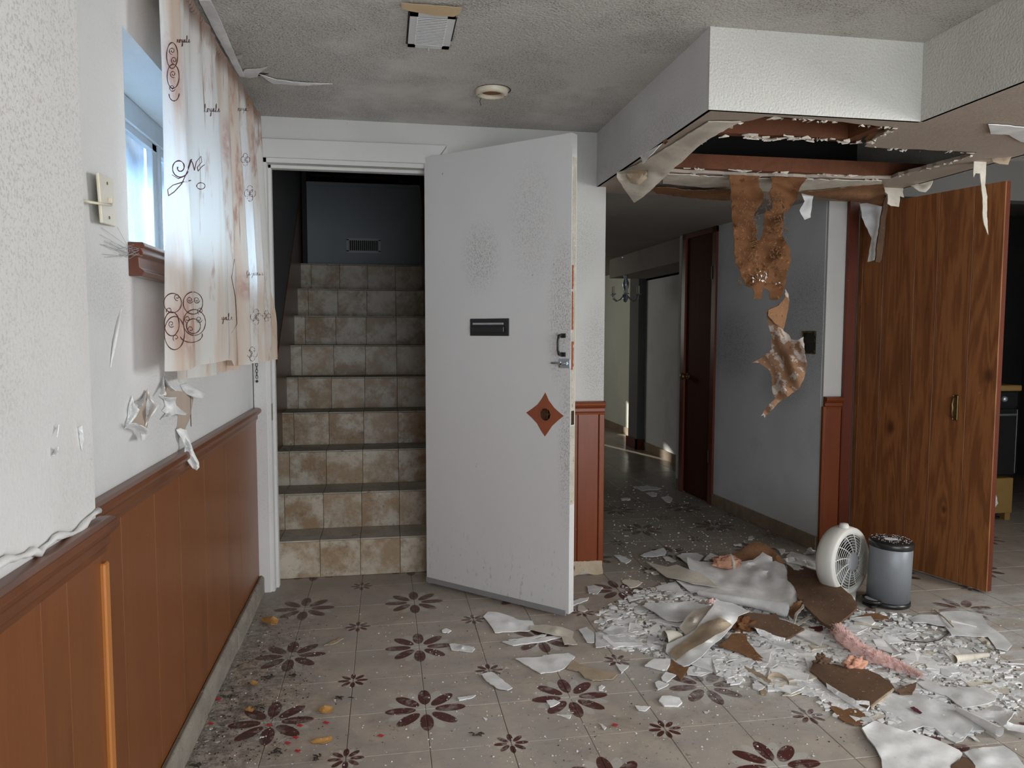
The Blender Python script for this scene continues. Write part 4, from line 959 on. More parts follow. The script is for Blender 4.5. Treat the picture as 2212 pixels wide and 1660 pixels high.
# ---- peeling paint on the left wall
def peel(name, label, outline, mat='plaster2', ctrl=(), seed=1, raw=None, thick=.002, **k):
    o = sheet(name, 'x', outline, mat, thick, ctrl, step=4, amp=.25, seed=seed, smooth=True, **k)
    return tag(o, label, 'peeling paint')
raw1 = sheet('bare_patch', 'x', [(312, 843, WX+.0015), (320, 850, WX+.0015), (323, 900, WX+.0015), (318, 925, WX+.0015), (300, 925, WX+.0015), (283, 915, WX+.0015), (296, 890, WX+.0015)], 'raw', .0008, parent=wall_left, step=6, amp=.3)
raw2 = sheet('bare_patch', 'x', [(353, 822, WX+.0015), (372, 843, WX+.0015), (405, 848, WX+.0015), (418, 862, WX+.0015), (410, 905, WX+.0015), (400, 928, WX+.0015), (382, 928, WX+.0015), (385, 900, WX+.0015), (366, 878, WX+.0015), (352, 850, WX+.0015)], 'raw', .0008, parent=wall_left, step=6, amp=.3)
box('joint_shadow', 'twig', WX+.0005, WX+.0022, on_x(410, 860, WX).y-.001, on_x(410, 860, WX).y+.001, on_x(405, 925, WX).z, on_x(412, 850, WX).z, wall_left)
e0, e1, e2 = WX+.003, WX+.018, WX+.034
peel('paint_curl', 'left white paint flap curling off the wall beside the vertical split', [(286, 854, e0), (291, 875, e1), (302, 886, e2), (295, 899, e1), (285, 912, e1), (270, 927, e0), (277, 900, e0), (280, 875, e0)], 'plaster', seed=1)
peel('paint_curl', 'pointed white paint flap right of the vertical split on the left wall', [(320, 840, e0), (324, 858, e1), (333, 869, e1), (344, 876, e2), (333, 893, e2), (322, 908, e1), (315, 922, e0), (317, 880, e0)], 'plaster', seed=2)
peel('paint_curl', 'rolled white paint tongue hanging below the vertical split', [(270, 926, e0), (280, 917, e1), (294, 914, e2), (303, 920, e2+.02), (310, 923, e2+.02), (322, 928, e2+.01), (322, 940, e2), (313, 950, e1), (306, 952, e2), (304, 935, e1), (290, 925, e1)], 'plaster', seed=3)
peel('paint_curl', 'small white paint flap above the split, below the sill', [(318, 842, e0), (314, 862, e1), (308, 878, e2), (300, 878, e1), (291, 870, e0), (296, 868, e0), (308, 862, e0)], 'plaster2', seed=4)
peel('paint_curl', 'thin upright white paint spike just under the curtain hem', [(354, 806, e0), (355, 830, e1), (359, 855, e2), (344, 855, e1), (350, 835, e0), (353, 815, e0)], 'plaster', seed=5)
peel('paint_curl', 'curved white paint flap above the star shaped peel', [(355, 808, e0), (362, 825, e1), (370, 836, e2), (381, 844, e2), (371, 845, e1), (362, 835, e0), (356, 822, e0)], 'plaster', seed=6)
peel('paint_curl', 'star shaped pale paint peel with several points on the left wall', [(345, 857, e0), (363, 860, e1), (381, 860, e2), (379, 868, e1), (381, 876, e1), (392, 886, e1), (404, 894, e2), (401, 897, e2), (380, 895, e1), (362, 901, e1), (347, 907, e0), (358, 893, e0), (350, 888, e0), (358, 878, e0), (355, 865, e0)], 'plaster2', seed=7)
peel('paint_curl', 'long rounded white paint tongue hanging over the chair rail', [(381, 929, e0), (391, 926, e1), (404, 930, e1), (410, 950, e2), (418, 975, e2+.01), (430, 1000, e2+.02), (431, 1010, e2+.02), (425, 1016, e2+.02), (417, 1012, e2), (403, 993, e2-.005), (398, 985, e2-.005), (400, 965, e1), (392, 945, e1)], 'plaster', seed=8)
peel('paint_curl', 'grey torn paint scrap below the curtain hem, right of the star peel', [(390, 832, e0), (405, 828, e0), (418, 838, e1), (444, 852, e2), (437, 862, e2), (420, 858, e1), (404, 852, e0), (396, 845, e0)], 'plaster2', seed=9)
peel('paint_curl', 'long thin raised paint crease on the plain wall left of the curtain', [(263, 668, e0), (259, 700, WX+.012), (252, 740, WX+.012), (240, 794, e0), (247, 740, e0), (256, 700, e0)], 'plaster', seed=10)
for i, (pts, lb) in enumerate([([(118, 972, 0), (127, 966, .012), (124, 985, .01), (112, 985, 0)], 'small curled paint blister low on the near pier'),
                               ([(122, 925, 0), (128, 918, .008), (124, 945, .008)], 'tiny upper paint blister on the near pier'),
                               ([(170, 925, 0), (178, 920, .008), (181, 950, .008), (176, 975, 0)], 'long paint blister near the pier corner')]):
    o = sheet('paint_blister', 'x', [(a, b, PX+.001+c) for a, b, c in pts], 'plaster', .001, step=6, amp=.3, seed=i); tag(o, lb, 'peeling paint')
# chain on the casing
ch = thing('door_chain', (-0.585, DY-.02, 1.03), 'short black door chain hanging on the white door casing', 'chain')
cp = on_y(554, 786, DY-.022); box('chain_plate', 'black', cp.x-.006, cp.x+.006, DY-.022, DY-.0185, cp.z, cp.z+.02, ch)
for k in range(5):
    m = MB(); M_ = Matrix.Translation((cp.x+.001, DY-.024, cp.z-.006-k*.014)) @ Matrix.Rotation(pi/2*(k % 2), 4, 'Z') @ Matrix.Rotation(pi/2, 4, 'X')
    ring = [M_ @ Vector((.0045*cos(t*pi/6), .0085*sin(t*pi/6), 0)) for t in range(13)]; m.tube(ring, .0014, 5, cap=False); m.build('chain_link', 'black', ch)
m = MB(); m.lathe([(0, -.007), (.006, -.003), (.006, .003), (0, .007)], Matrix.Translation((cp.x+.001, DY-.024, cp.z-.082)), 10); m.build('chain_end', 'black', ch, smooth=True)

# ---- ceiling: vent, tape, smoke alarm base, peeled strips
vt = thing('ceiling_vent', (0.155, 2.46, CZ), 'white slatted ceiling register hanging in a cracked opening', 'vent')
x0, x1, y0, y1 = 0.085, 0.226, 2.345, 2.626
MB().box(x0, x1, y0, y0+.03, CZ-.007, CZ-.0005).box(x0, x1, y1-.03, y1, CZ-.007, CZ-.0005).box(x0, x0+.025, y0, y1, CZ-.007, CZ-.0005).box(x1-.025, x1, y0, y1, CZ-.007, CZ-.0005).build('frame', 'vent', vt)
box('backing', 'sweep', x0+.02, x1-.02, y0+.02, y1-.02, CZ-.0015, CZ-.0003, vt)
for k in range(18):
    y = y0+.034+(y1-y0-.068)*k/17; MB().obox((x0+.022, y, CZ-.007), (x1-x0-.044, 0, 0), (0, .004, .004), (0, .004, -.0015)).build('slat', 'vent', vt)
MB().tube([(0.155, y1-.012, CZ-.008), (0.155, y1-.012, CZ-.022)], .003, 6).build('lever', 'hub', vt)
m = MB().box(x0-.006, x0, y0+.01, y1-.01, CZ-.001, CZ-.0002).box(x1, x1+.006, y0+.03, y1-.06, CZ-.001, CZ-.0002); m.build('gap', 'void', vt)['kind'] = 'stuff'
tp = sheet('masking_tape', 'z', [(867, 6, CZ-.009), (890, 8, CZ-.009), (950, 12, CZ-.009), (998, 16, CZ-.009), (992, 30, CZ-.009), (980, 36, CZ-.009), (940, 33, CZ-.009), (887, 24, CZ-.009), (868, 18, CZ-.009)], 'tape', .001, step=10, amp=.6)
tag(tp, 'strip of tan masking tape across the near end of the ceiling register', 'tape')
sa = thing('smoke_alarm_base', (0.437, 3.045, CZ), 'round white ring left of a removed smoke alarm on the ceiling', 'smoke alarm base')
m = MB(); Mr = Matrix.Translation((0.437, 3.045, CZ)); m.lathe([(.066, 0), (.066, -.012), (.058, -.02), (.046, -.02), (.044, -.012), (.044, 0)], Mr, 36); m.build('ring', 'ivory', sa, smooth=True)
m = MB(); m.lathe([(.044, -.006), (0, -.006)], Mr, 24); m.build('recess', 'kraft', sa)
m = MB(); m.lathe([(.072, -.0008), (.066, -.0008)], Mr @ Matrix.Translation((.006, -.006, 0)), 30); m.build('gap_shadow', 'twig', sa)
for a in (0.1, 3.2): m = MB(); m.lathe([(.004, -.0205), (0, -.0205)], Matrix.Translation((.437+.055*cos(a), 3.045+.055*sin(a), CZ)), 8); m.build('screw_hole', 'black', sa)
MB().tube([(.40, 3.09, CZ-.01), (.395, 3.10, CZ-.03), (.40, 3.105, CZ-.045)], .0015, 4).build('loose_wire', 'twig', sa)
def cpeel(label, pts, mat='plaster2', seed=0, **k):
    o = sheet('ceiling_peel', 'z', pts, mat, .002, step=8, amp=.8, seed=seed, **k)
    return tag(o, label, 'peeling paint')
cpeel('long strip of ceiling paint lifting beside the curtain rod', [(430, 0, CZ-.003), (455, 0, CZ-.003), (475, 40, CZ-.004), (490, 75, CZ-.006), (505, 110, CZ-.006), (520, 145, CZ-.01), (528, 165, CZ-.012), (518, 165, CZ-.012), (500, 135, CZ-.01), (470, 80, CZ-.008)], 'plaster', 1)
cpeel('ragged ceiling paint flap with a dark tear near the curtain end', [(518, 165, CZ-.002), (528, 150, CZ-.004), (560, 148, CZ-.006), (580, 143, CZ-.012), (560, 158, CZ-.014), (556, 165, CZ-.01), (540, 168, CZ-.01)], 'plaster', 2)
cpeel('small curled ceiling chip beside the curtain rod', [(505, 122, CZ-.002), (524, 117, CZ-.012), (522, 126, CZ-.012), (508, 128, CZ-.004)], 'plaster', 3)
cpeel('long narrow split of ceiling paint running to the right of the curtain', [(560, 160, CZ-.002), (600, 172, CZ-.006), (650, 178, CZ-.006), (718, 181, CZ-.002), (650, 184, CZ-.005), (590, 180, CZ-.005)], 'plaster', 4)
cpeel('dark tear slit in the ceiling by the curtain end', [(553, 164, CZ-.001), (560, 157, CZ-.001), (580, 159, CZ-.001), (562, 163, CZ-.001)], 'twig', 5)

# ---- torn drywall and paper at the soffit
def hang(name, label, mode, pts, mat, seed=0, cat='torn drywall', **k):
    return tag(sheet(name, mode, pts, mat, k.pop('thick', .003), seed=seed, **k), label, cat)
# sagging left flap
hang('drywall_flap', 'large pale drywall flap sagging from the soffit left edge to a point', 'z',
     [(1600, 262, 1.955), (1570, 277, 1.95), (1530, 300, 1.945), (1505, 318, 1.94), (1480, 342, 1.93), (1452, 366, 1.92), (1425, 392, 1.90), (1390, 424, 1.87), (1370, 437, 1.86), (1352, 412, 1.89), (1332, 382, 1.93), (1332, 372, 1.955), (1350, 368, 1.955), (1400, 343, 1.957), (1470, 300, 1.957), (1530, 262, 1.957)], 'cream', 1, step=9, amp=1.0, ctrl=[(1420, 370, 1.93), (1480, 320, 1.945)])
hang('bare_core_patch', 'tan bare core patch showing on the tip of the sagging flap', 'z',
     [(1350, 372, 1.934), (1375, 365, 1.935), (1400, 366, 1.925), (1398, 385, 1.905), (1380, 400, 1.882), (1362, 396, 1.89), (1352, 382, 1.92)], 'tan', 2, thick=.001, step=7, amp=.5)
hang('paper_curl', 'small pointed white paper curl on the soffit edge above the flap', 'z',
     [(1382, 337, 1.955), (1430, 310, 1.955), (1418, 322, 1.93), (1405, 337, 1.91), (1388, 354, 1.90), (1386, 344, 1.93)], 'plaster', 3, thick=.0015, step=6, amp=.5)
hang('paper_curl', 'tiny rusty torn corner midway along the soffit left edge', 'z',
     [(1430, 305, 1.956), (1440, 299, 1.956), (1443, 306, 1.945), (1436, 313, 1.94)], 'kraft', 4, thick=.001, step=5, amp=.4)
# long torn strip between joist and hall: white face with brown peeled band
hang('drywall_strip', 'long torn drywall strip below the rear joist, white with brown scars', 'z',
     [(1432, 374, 1.957), (1500, 378, 1.957), (1580, 383, 1.957), (1640, 385, 1.957), (1740, 387, 1.957), (1850, 389, 1.957), (1905, 390, 1.955), (1905, 404, 1.95), (1880, 410, 1.95), (1800, 414, 1.95), (1740, 414, 1.945), (1650, 412, 1.94), (1580, 410, 1.945), (1500, 402, 1.95), (1432, 396, 1.957)], 'cream', 5, step=10, amp=1.4)
hang('bare_paper_scar', 'ragged brown paper scar on the strip left of the hanging paper', 'z',
     [(1402, 407, 1.945), (1420, 404, 1.945), (1450, 405, 1.942), (1480, 410, 1.938), (1520, 411, 1.935), (1578, 408, 1.935), (1578, 432, 1.93), (1540, 431, 1.93), (1490, 427, 1.93), (1440, 420, 1.935), (1420, 418, 1.94)], 'kraft', 6, step=8, amp=1.5)
hang('bare_paper_scar', 'brown paper band reaching to the wall corner right of the hanging paper', 'z',
     [(1730, 414, 1.94), (1780, 410, 1.945), (1850, 402, 1.95), (1908, 396, 1.955), (1912, 420, 1.93), (1905, 445, 1.91), (1870, 437, 1.91), (1830, 433, 1.92), (1790, 428, 1.925), (1745, 420, 1.935)], 'kraft', 7, step=8, amp=1.2)
YP = 3.19
def yy(pts, Y=YP): return [(a, b, Y+(c if c else 0)) for a, b, *r in pts for c in [r[0] if r else 0]]
back = hang('hanging_paper', 'big ragged brown paper backing hanging in two tongues from the joist', 'y',
     yy([(1576, 378), (1640, 380), (1641, 405), (1650, 420), (1645, 440), (1632, 455), (1628, 480), (1635, 500), (1634, 515), (1640, 520, -.02), (1646, 510, -.02), (1648, 500), (1650, 470), (1655, 455), (1667, 458), (1670, 440), (1662, 420), (1668, 405), (1665, 382), (1742, 384), (1728, 405), (1722, 430), (1697, 461), (1690, 440), (1692, 465, -.02), (1690, 510, -.03), (1697, 522, -.03), (1705, 535, -.04), (1709, 560, -.04), (1700, 590, -.04), (1694, 618, -.04), (1690, 640, -.04), (1680, 648, -.05), (1664, 648, -.05), (1662, 630, -.05), (1648, 622, -.05), (1644, 647, -.05), (1628, 645, -.05), (1626, 622, -.05), (1608, 615, -.04), (1600, 590, -.03), (1588, 568, -.03), (1586, 530, -.02), (1582, 480), (1580, 430)]), 'wool', 1, 'torn paper backing', step=7, amp=1.8, wav=.04, thick=.002)
m = MB(); wr = random.Random(21)
for k in range(420):
    z_ = wr.random(); px_ = wr.choice([wr.uniform(1625, 1640), wr.uniform(1662, 1692), wr.uniform(1592, 1632), wr.uniform(1650, 1700)]); py_ = wr.uniform(415, 625) if px_ > 1640 else wr.uniform(440, 620)
    p = on_y(px_, py_, YP-.035-wr.uniform(0, .015)); s_ = .010
    pts = [p]
    for j in range(3): pts.append(pts[-1]+Vector((wr.uniform(-s_, s_), wr.uniform(-.006, .002), wr.uniform(-s_, s_))))
    m.tube(pts, .0012, 3)
m.build('frayed_fibre', 'kraft', back)['kind'] = 'stuff'
m = MB()
for k in range(16):
    p = on_y(wr.gauss(1648, 13), wr.gauss(600, 11), YP-.055); m.prism([p+Vector((wr.uniform(-.008, .008), 0, wr.uniform(-.008, .008))) for _ in range(4)], (0, -.004, 0))
m.build('clinging_crumbs', 'plaster', back)['kind'] = 'stuff'
tw = hang('twisted_paper', 'twisted brown paper streamer with streaky white face below the torn backing', 'y',
     yy([(1696, 625, -.06), (1702, 632, -.05), (1705, 650, -.05), (1700, 680, -.08), (1692, 715, -.10), (1703, 722, -.11), (1708, 733, -.12), (1722, 735, -.13), (1736, 728, -.15), (1737, 755, -.17), (1742, 785, -.16), (1738, 815, -.14), (1728, 838, -.12), (1705, 855, -.10), (1680, 872, -.09), (1664, 888, -.09), (1652, 903, -.09), (1650, 897, -.09), (1644, 899, -.09), (1655, 880, -.08), (1674, 862, -.07), (1667, 838, -.04), (1668, 815, -.02), (1662, 800, -.02), (1650, 792, -.02), (1640, 785, -.01), (1623, 784, 0), (1640, 776, 0), (1652, 768, -.02), (1668, 755, -.03), (1666, 725, -.06), (1657, 690, -.10), (1658, 670, -.11), (1680, 660, -.09), (1696, 648, -.07)]), 'streak', 2, 'torn paper backing', step=5, amp=1.2, wav=.02, thick=.002, extra=(.012, .16, -.07))
# folded inner part of the twist, brown side out
hang('twisted_paper_fold', 'smooth brown folded upper part of the twisted paper streamer', 'y',
     yy([(1698, 640, -.085), (1705, 652, -.08), (1700, 680, -.10), (1693, 712, -.125), (1675, 700, -.125), (1659, 682, -.125), (1660, 670, -.13), (1682, 660, -.11)]), 'kraft', 3, 'torn paper backing', step=6, amp=.5, thick=.0015)
# right-hand flaps
hang('paper_flap', 'thin grey translucent looking paper strip left of the white wall strip', 'y', [(1731, 418, 3.5), (1758, 418, 3.5), (1754, 440, 3.48), (1751, 470, 3.46), (1738, 475, 3.45), (1730, 462, 3.47), (1727, 455, 3.48), (1738, 435, 3.5)], 'plaster2', 4, step=7, amp=.8, thick=.001)
hang('drywall_flap', 'white torn flap hanging over the wooden casing left of the plank door', 'y', [(1858, 440, 3.60), (1880, 438, 3.60), (1905, 445, 3.58), (1913, 460, 3.57), (1905, 490, 3.56), (1895, 530, 3.55), (1890, 562, 3.54), (1874, 566, 3.54), (1878, 540, 3.55), (1883, 515, 3.56), (1874, 495, 3.57), (1862, 470, 3.58)], 'plaster2', 5, step=8, amp=1.3, wav=.02)
hang('broken_lath', 'splintered narrow brown wood strip hanging in front of the plank door', 'y', [(1915, 420, 3.5), (1920, 430, 3.5), (1914, 470, 3.49), (1911, 510, 3.48), (1905, 560, 3.47), (1900, 568, 3.47), (1891, 566, 3.47), (1896, 520, 3.48), (1902, 480, 3.49), (1908, 440, 3.5)], 'board', 6, 'wood splinter', step=8, amp=.8, thick=.01)
hang('drywall_flap', 'ragged white flap drooping over the top left of the plank door', 'y', [(1893, 396, 3.35), (1912, 398, 3.35), (1925, 404, 3.35), (1953, 402, 3.35), (1950, 415, 3.34), (1953, 427, 3.34), (1944, 424, 3.34), (1942, 447, 3.33), (1925, 445, 3.33), (1917, 440, 3.33), (1918, 420, 3.34), (1906, 412, 3.34)], 'cream', 7, step=7, amp=1.2)
hang('drywall_flap', 'pale torn flap on the soffit edge above the middle of the plank door', 'y', [(1966, 400, 3.25), (1990, 396, 3.24), (2015, 390, 3.2), (2010, 405, 3.19), (2000, 415, 3.18), (1985, 412, 3.19), (1975, 405, 3.2)], 'cream', 8, step=7, amp=1.0)
hang('drywall_spike', 'long thin white drywall spike hanging over the plank door top right', 'y', [(2104, 348, 2.78), (2122, 345, 2.78), (2131, 350, 2.78), (2130, 375, 2.77), (2128, 400, 2.77), (2133, 425, 2.76), (2132, 460, 2.76), (2135, 508, 2.76), (2126, 485, 2.76), (2123, 466, 2.76), (2123, 430, 2.76), (2119, 395, 2.77), (2117, 375, 2.77), (2108, 374, 2.77), (2103, 384, 2.77), (2103, 365, 2.78)], 'cream', 9, step=7, amp=.5, thick=.003)
hang('drywall_flap', 'small cream flap at the soffit edge right of the white spike', 'y', [(2142, 340, 2.72), (2165, 334, 2.7), (2189, 330, 2.68), (2182, 345, 2.68), (2178, 356, 2.68), (2160, 354, 2.69), (2145, 350, 2.7)], 'tan', 10, step=7, amp=.6)
hang('paint_ridge', 'pale unpeeled paint ridge on the soffit underside at the right edge', 'z', [(2135, 268, SZ-.004), (2175, 270, SZ-.004), (2240, 278, SZ-.004), (2240, 312, SZ-.004), (2205, 305, SZ-.004), (2180, 290, SZ-.004), (2140, 288, SZ-.004)], 'plaster2', 11, 'peeling paint', step=9, amp=.8)
hang('paper_scrap', 'torn rust brown paper scrap at the front right corner of the hole', 'z', [(1868, 300, SZ+.02), (1880, 286, SZ+.02), (1935, 277, SZ+.005), (1915, 290, SZ+.005), (1880, 305, SZ+.01)], 'kraft', 12, step=8, amp=1)
m = MB(); wr = random.Random(31); ed = [on_z(x, y, SZ-.002) for x, y in ((1650, 254), (1700, 256), (1770, 262), (1860, 271), (1935, 277), (1905, 293), (1870, 315), (1950, 324), (2115, 331), (2050, 352), (1960, 377), (1900, 388), (1740, 386), (1640, 384), (1550, 378), (1445, 372), (1500, 319), (1560, 281), (1600, 265))]
for k in range(110):
    i = wr.randrange(len(ed)-1); p = ed[i].lerp(ed[i+1], wr.random()); s_ = wr.uniform(.006, .02)
    m.prism([p+Vector((wr.uniform(-s_, s_), wr.uniform(-s_, s_), wr.uniform(-.004, .004))) for _ in range(4)], (0, 0, -.002))
m.build('ragged_paper_fringe', 'cream', soffit)['kind'] = 'stuff'

# ---- open electrical box in the hall wall
eb = thing('electrical_box', (2.385, 3.83, 1.13), 'open square electrical box with corroded rim in the mouldy hall wall', 'electrical box')
pa = on_x(1736, 716, hx(3.9)-.002); pb_ = on_x(1762, 765, hx(3.78)-.002); ya, yb = pa.y, pb_.y; zt, zb = pa.z, pb_.z
m = MB(); m.prism([(hx(yb)-.003, yb, zb), (hx(ya)-.003, ya, zb), (hx(ya), ya, zb), (hx(yb), yb, zb)], (0, 0, zt-zb)); m.build('opening', 'black', eb)
wr = random.Random(5); m = MB()
for k in range(70):
    t = wr.random(); sd_ = wr.randrange(4); y = ya+(yb-ya)*(t if sd_ < 2 else (0.02 if sd_ == 2 else .98)); z = zb+(zt-zb)*((.02 if sd_ == 0 else .98) if sd_ < 2 else t)
    s_ = .005; x = hx(y)-.005; m.tube([(x, y-s_, z-s_), (x-.004, y, z+s_*.5), (x, y+s_, z-s_*.3)], .0022, 5)
m.build('corroded_rim', 'brass', eb)['kind'] = 'stuff'

# ---- chandelier in the far room
cl = on_y(1351, 650, 7.0); cc = Vector((cl.x, 7.0, 0))
cd = thing('chandelier', (cc.x, cc.y, cl.z), 'small brass chandelier with candle arms in the far dark room', 'chandelier')
MB().tube([cc+Vector((0, 0, 1.99)), cc+Vector((0, 0, cl.z+.28))], .004, 6).build('chain', 'steel', cd)
MB().lathe([(0, 1.99), (.05, 1.985), (.03, 1.96), (.006, 1.95)], Matrix.Translation(cc), 14).build('canopy', 'steel', cd, smooth=True)
MB().lathe([(0, cl.z-.02), (.018, cl.z-.005), (.03, cl.z+.03), (.02, cl.z+.06), (.012, cl.z+.09), (.03, cl.z+.13), (.035, cl.z+.17), (.015, cl.z+.22), (.022, cl.z+.25), (.005, cl.z+.30)], Matrix.Translation(cc), 14).build('column', 'steel', cd, smooth=True)
for k in range(6):
    a = k*pi/3+.3; d = Vector((cos(a), sin(a), 0)); z = cl.z
    ar = MB().tube([cc+d*r_+Vector((0, 0, z+h_)) for r_, h_ in ((.02, .05), (.06, .01), (.10, -.005), (.135, .02), (.14, .055))], .005, 6).build('arm', 'steel', cd, smooth=True)
    MB().lathe([(0, 0), (.025, .004), (.02, .012), (.008, .012)], Matrix.Translation(cc+d*.14+Vector((0, 0, z+.055))), 10).build('cup', 'steel', ar, smooth=True)
    MB().tube([cc+d*.14+Vector((0, 0, z+.065)), cc+d*.14+Vector((0, 0, z+.14))], .009, 8).build('candle_sleeve', 'ivory', ar)

# ---- stove etc. in the kitchen
sx1, sy0 = 4.10, 4.18
sv = thing('stove', (3.8, 4.45, 0), 'old dark freestanding stove in the unlit kitchen behind the plank door', 'stove')
box('body', 'blackstove', 3.50, sx1, sy0+.02, sy0+.62, 0.30, 0.86, sv, bevel=.006)
box('cooktop', 'ochre', 3.49, sx1+.012, sy0-.005, sy0+.64, 0.862, 0.90, sv, bevel=.006)
box('control_panel', 'blackstove', 3.51, sx1-.01, sy0+.005, sy0+.02, 0.76, 0.855, sv)
for k in range(4):
    M_ = Matrix.Translation((3.64+k*.115, sy0+.004, .81)) @ Matrix.Rotation(pi/2, 4, 'X'); MB().lathe([(.02, 0), (.018, .014), (.008, .018), (0, .018)], M_, 14).build('knob', 'steel', sv, smooth=True)
dr_ = box('oven_door', 'blackstove', 3.52, sx1-.02, sy0-.005, sy0+.02, 0.31, 0.745, sv, bevel=.004)
MB().tube([(3.56, sy0-.03, .71), (sx1-.05, sy0-.03, .71)], .008, 8).build('handle', 'steel', dr_, smooth=True)
box('door_edge_trim', 'steel', sx1-.022, sx1-.018, sy0-.008, sy0-.004, .32, .74, dr_)
box('drawer', 'ochre', 3.51, sx1-.01, sy0+.005, sy0+.60, 0.05, 0.285, sv, bevel=.004)
for x in (3.54, sx1-.05): box('foot', 'ochre', x, x+.04, sy0+.02, sy0+.06, 0, .05, sv)
box('back_guard', 'blackstove', 3.50, sx1, sy0+.62, sy0+.65, .90, 1.12, sv)
fr_ = thing('refrigerator', (4.4, 5.2, 0), 'tall grey refrigerator side showing behind the plank door edge', 'refrigerator')
box('cabinet', 'hub', 3.55, 4.05, 4.95, 5.5, 0.03, 1.25, fr_, bevel=.01); box('door', 'hub', 3.55, 4.05, 4.90, 4.945, .06, 1.24, fr_, bevel=.01); box('handle', 'steel', 3.60, 3.62, 4.87, 4.90, .6, 1.0, fr_)
pbag = sheet('plastic_bag', 'y', [(2145, 1050, 4.12), (2150, 1062, 4.1), (2156, 1088, 4.1), (2148, 1100, 4.12), (2143, 1105, 4.12), (2140, 1070, 4.12)], 'plaster2', .002, step=6); tag(pbag, 'crumpled pale plastic bag beside the stove behind the door edge', 'bag')

# ---- pedal bin
bc = on_z(1913, 1302, 0.0); bx, by = 2.262, 2.965
M_ = Matrix.Translation((bx, by, 0.004)) @ Matrix.Rotation(radians(2.0), 4, 'Y')
bn = thing('pedal_bin', (bx, by, 0), 'small grey steel pedal bin with plaster dust on its black lid', 'bin')
MB().lathe([(0, .018), (.0905, .018), (.0905, .265), (.088, .268), (0, .268)], M_, 40).build('body', 'binsteel', bn, smooth=False)
for p in bn.children[-1].data.polygons: p.use_smooth = abs(p.normal.z) < .5
MB().lathe([(0, 0), (.094, 0), (.096, .006), (.094, .020), (.0905, .021)], M_, 40).build('base_ring', 'blackp', bn, smooth=True)
lid = MB().lathe([(.0925, .262), (.095, .268), (.095, .282), (.090, .292), (.06, .297), (0, .299)], M_, 40).build('lid', 'blackp', bn, smooth=True)
m = MB(); wr = random.Random(6)
for k in range(150):
    a = wr.uniform(0, 2*pi); r_ = .085*wr.random()**.5; s_ = wr.uniform(.0008, .003)
    p = M_ @ Vector((r_*cos(a), r_*sin(a), .3005-.12*max(0, r_-.06))); m.prism([p+Vector((s_*cos(t), s_*sin(t), 0)) for t in (0, 1.3, 2.6, 4.2)], (0, 0, .001))
m.prism([M_ @ Vector((-.02+x_, y_, .300)) for x_, y_ in ((-.03, -.02), (0, -.035), (.03, -.028), (.035, -.01), (.01, .004), (-.02, 0))], (0, 0, .002))
m.build('plaster_dust', 'plaster', lid)['kind'] = 'stuff'
MB().box(-.012, .012, .088, .104, .12, .295).build('lid_hinge', 'blackp', bn).matrix_basis = Matrix.Translation((bx, by, 0)) @ Matrix.Rotation(radians(-62), 4, 'Z')
pd = Vector((-0.62, -0.10, 0)).normalized(); q_ = Vector((-pd.y, pd.x, 0)); ps = []
for k in range(9):
    a = pi*k/8; ps.append(Vector((bx, by, .028))+pd*(.085+.045*sin(a))+q_*(-.045*cos(a)))
m = MB(); m.tube(ps, .009, 8, flat=1.0); ped = m.build('pedal', 'blackp', bn, smooth=True)
MB().obox(Vector((bx, by, .0))+pd*.085-q_*.03, pd*.035, q_*.06, (0, 0, .012)).build('pedal_base', 'blackp', bn, bevel=.003)
MB().prism([Vector((bx, by, .030))+pd*(.09+.028*sin(pi*k/6))+q_*(-.034*cos(pi*k/6)) for k in range(7)], (0, 0, .004)).build('pedal_pad', 'hub', ped)

# ---- round desk fan
fc = Vector((2.115, 3.075, 0.174)); fd = Vector((0.42, -0.90, 0.05)).normalized()
FMx = Matrix.Translation(fc) @ fd.to_track_quat('Z', 'Y').to_matrix().to_4x4()
fn_ = thing('desk_fan', (fc.x, fc.y, 0), 'dusty off-white round desk fan leaning behind the pedal bin', 'fan')
MB().lathe([(.128, .03), (.148, .034), (.158, .026), (.162, .0), (.160, -.035), (.150, -.055), (.140, -.06), (.120, -.058)], FMx, 48).build('housing', 'fan', fn_, smooth=True)
MB().lathe([(.124, .022), (.132, .034), (.145, .035), (.147, .026)], FMx, 48).build('grille_rim', 'fan', fn_, smooth=True)
MB().lathe([(0, .048), (.035, .046), (.046, .040), (.046, .030), (.0, .030)], FMx, 28).build('hub_cap', 'hub', fn_, smooth=True)
m = MB()
for r_ in (.058, .070, .082, .094, .106, .118, .128):
    m.tube([FMx @ Vector((r_*cos(t*2*pi/48), r_*sin(t*2*pi/48), .040-.25*max(0, r_-.05)**1.2)) for t in range(49)], .0016, 5, cap=False)
m.build('grille_rings', 'fan', fn_)
for k in range(12):
    a = 2*pi*k/12
    MB().tube([FMx @ Vector((r_*cos(a+.35*(r_-.04)/.09), r_*sin(a+.35*(r_-.04)/.09), .043-.25*max(0, r_-.05)**1.2)) for r_ in (.042, .065, .09, .115, .132)], .0024, 5).build('grille_spoke', 'fan', fn_)
for k in range(5):
    a = 2*pi*k/5; m = MB(); vs = []
    for r_ in (.03, .06, .09, .115):
        for t in (-.42, -.14, .14, .42): vs.append(FMx @ Vector((r_*cos(a+t), r_*sin(a+t), -.01+.035*t)))
    m.add(vs, [(i*4+j, i*4+j+1, (i+1)*4+j+1, (i+1)*4+j) for i in range(3) for j in range(3)]); m.build('blade', 'hub', fn_, smooth=True)
MB().lathe([(.125, -.03), (0, -.03)], FMx, 24).build('back_plate', 'blackp', fn_)
MB().lathe([(0, .02), (.018, .018), (.022, .008), (.024, 0)], Matrix.Translation(fc+Vector((-.01, 0, .158))), 16).build('top_knob', 'fan', fn_, smooth=True)
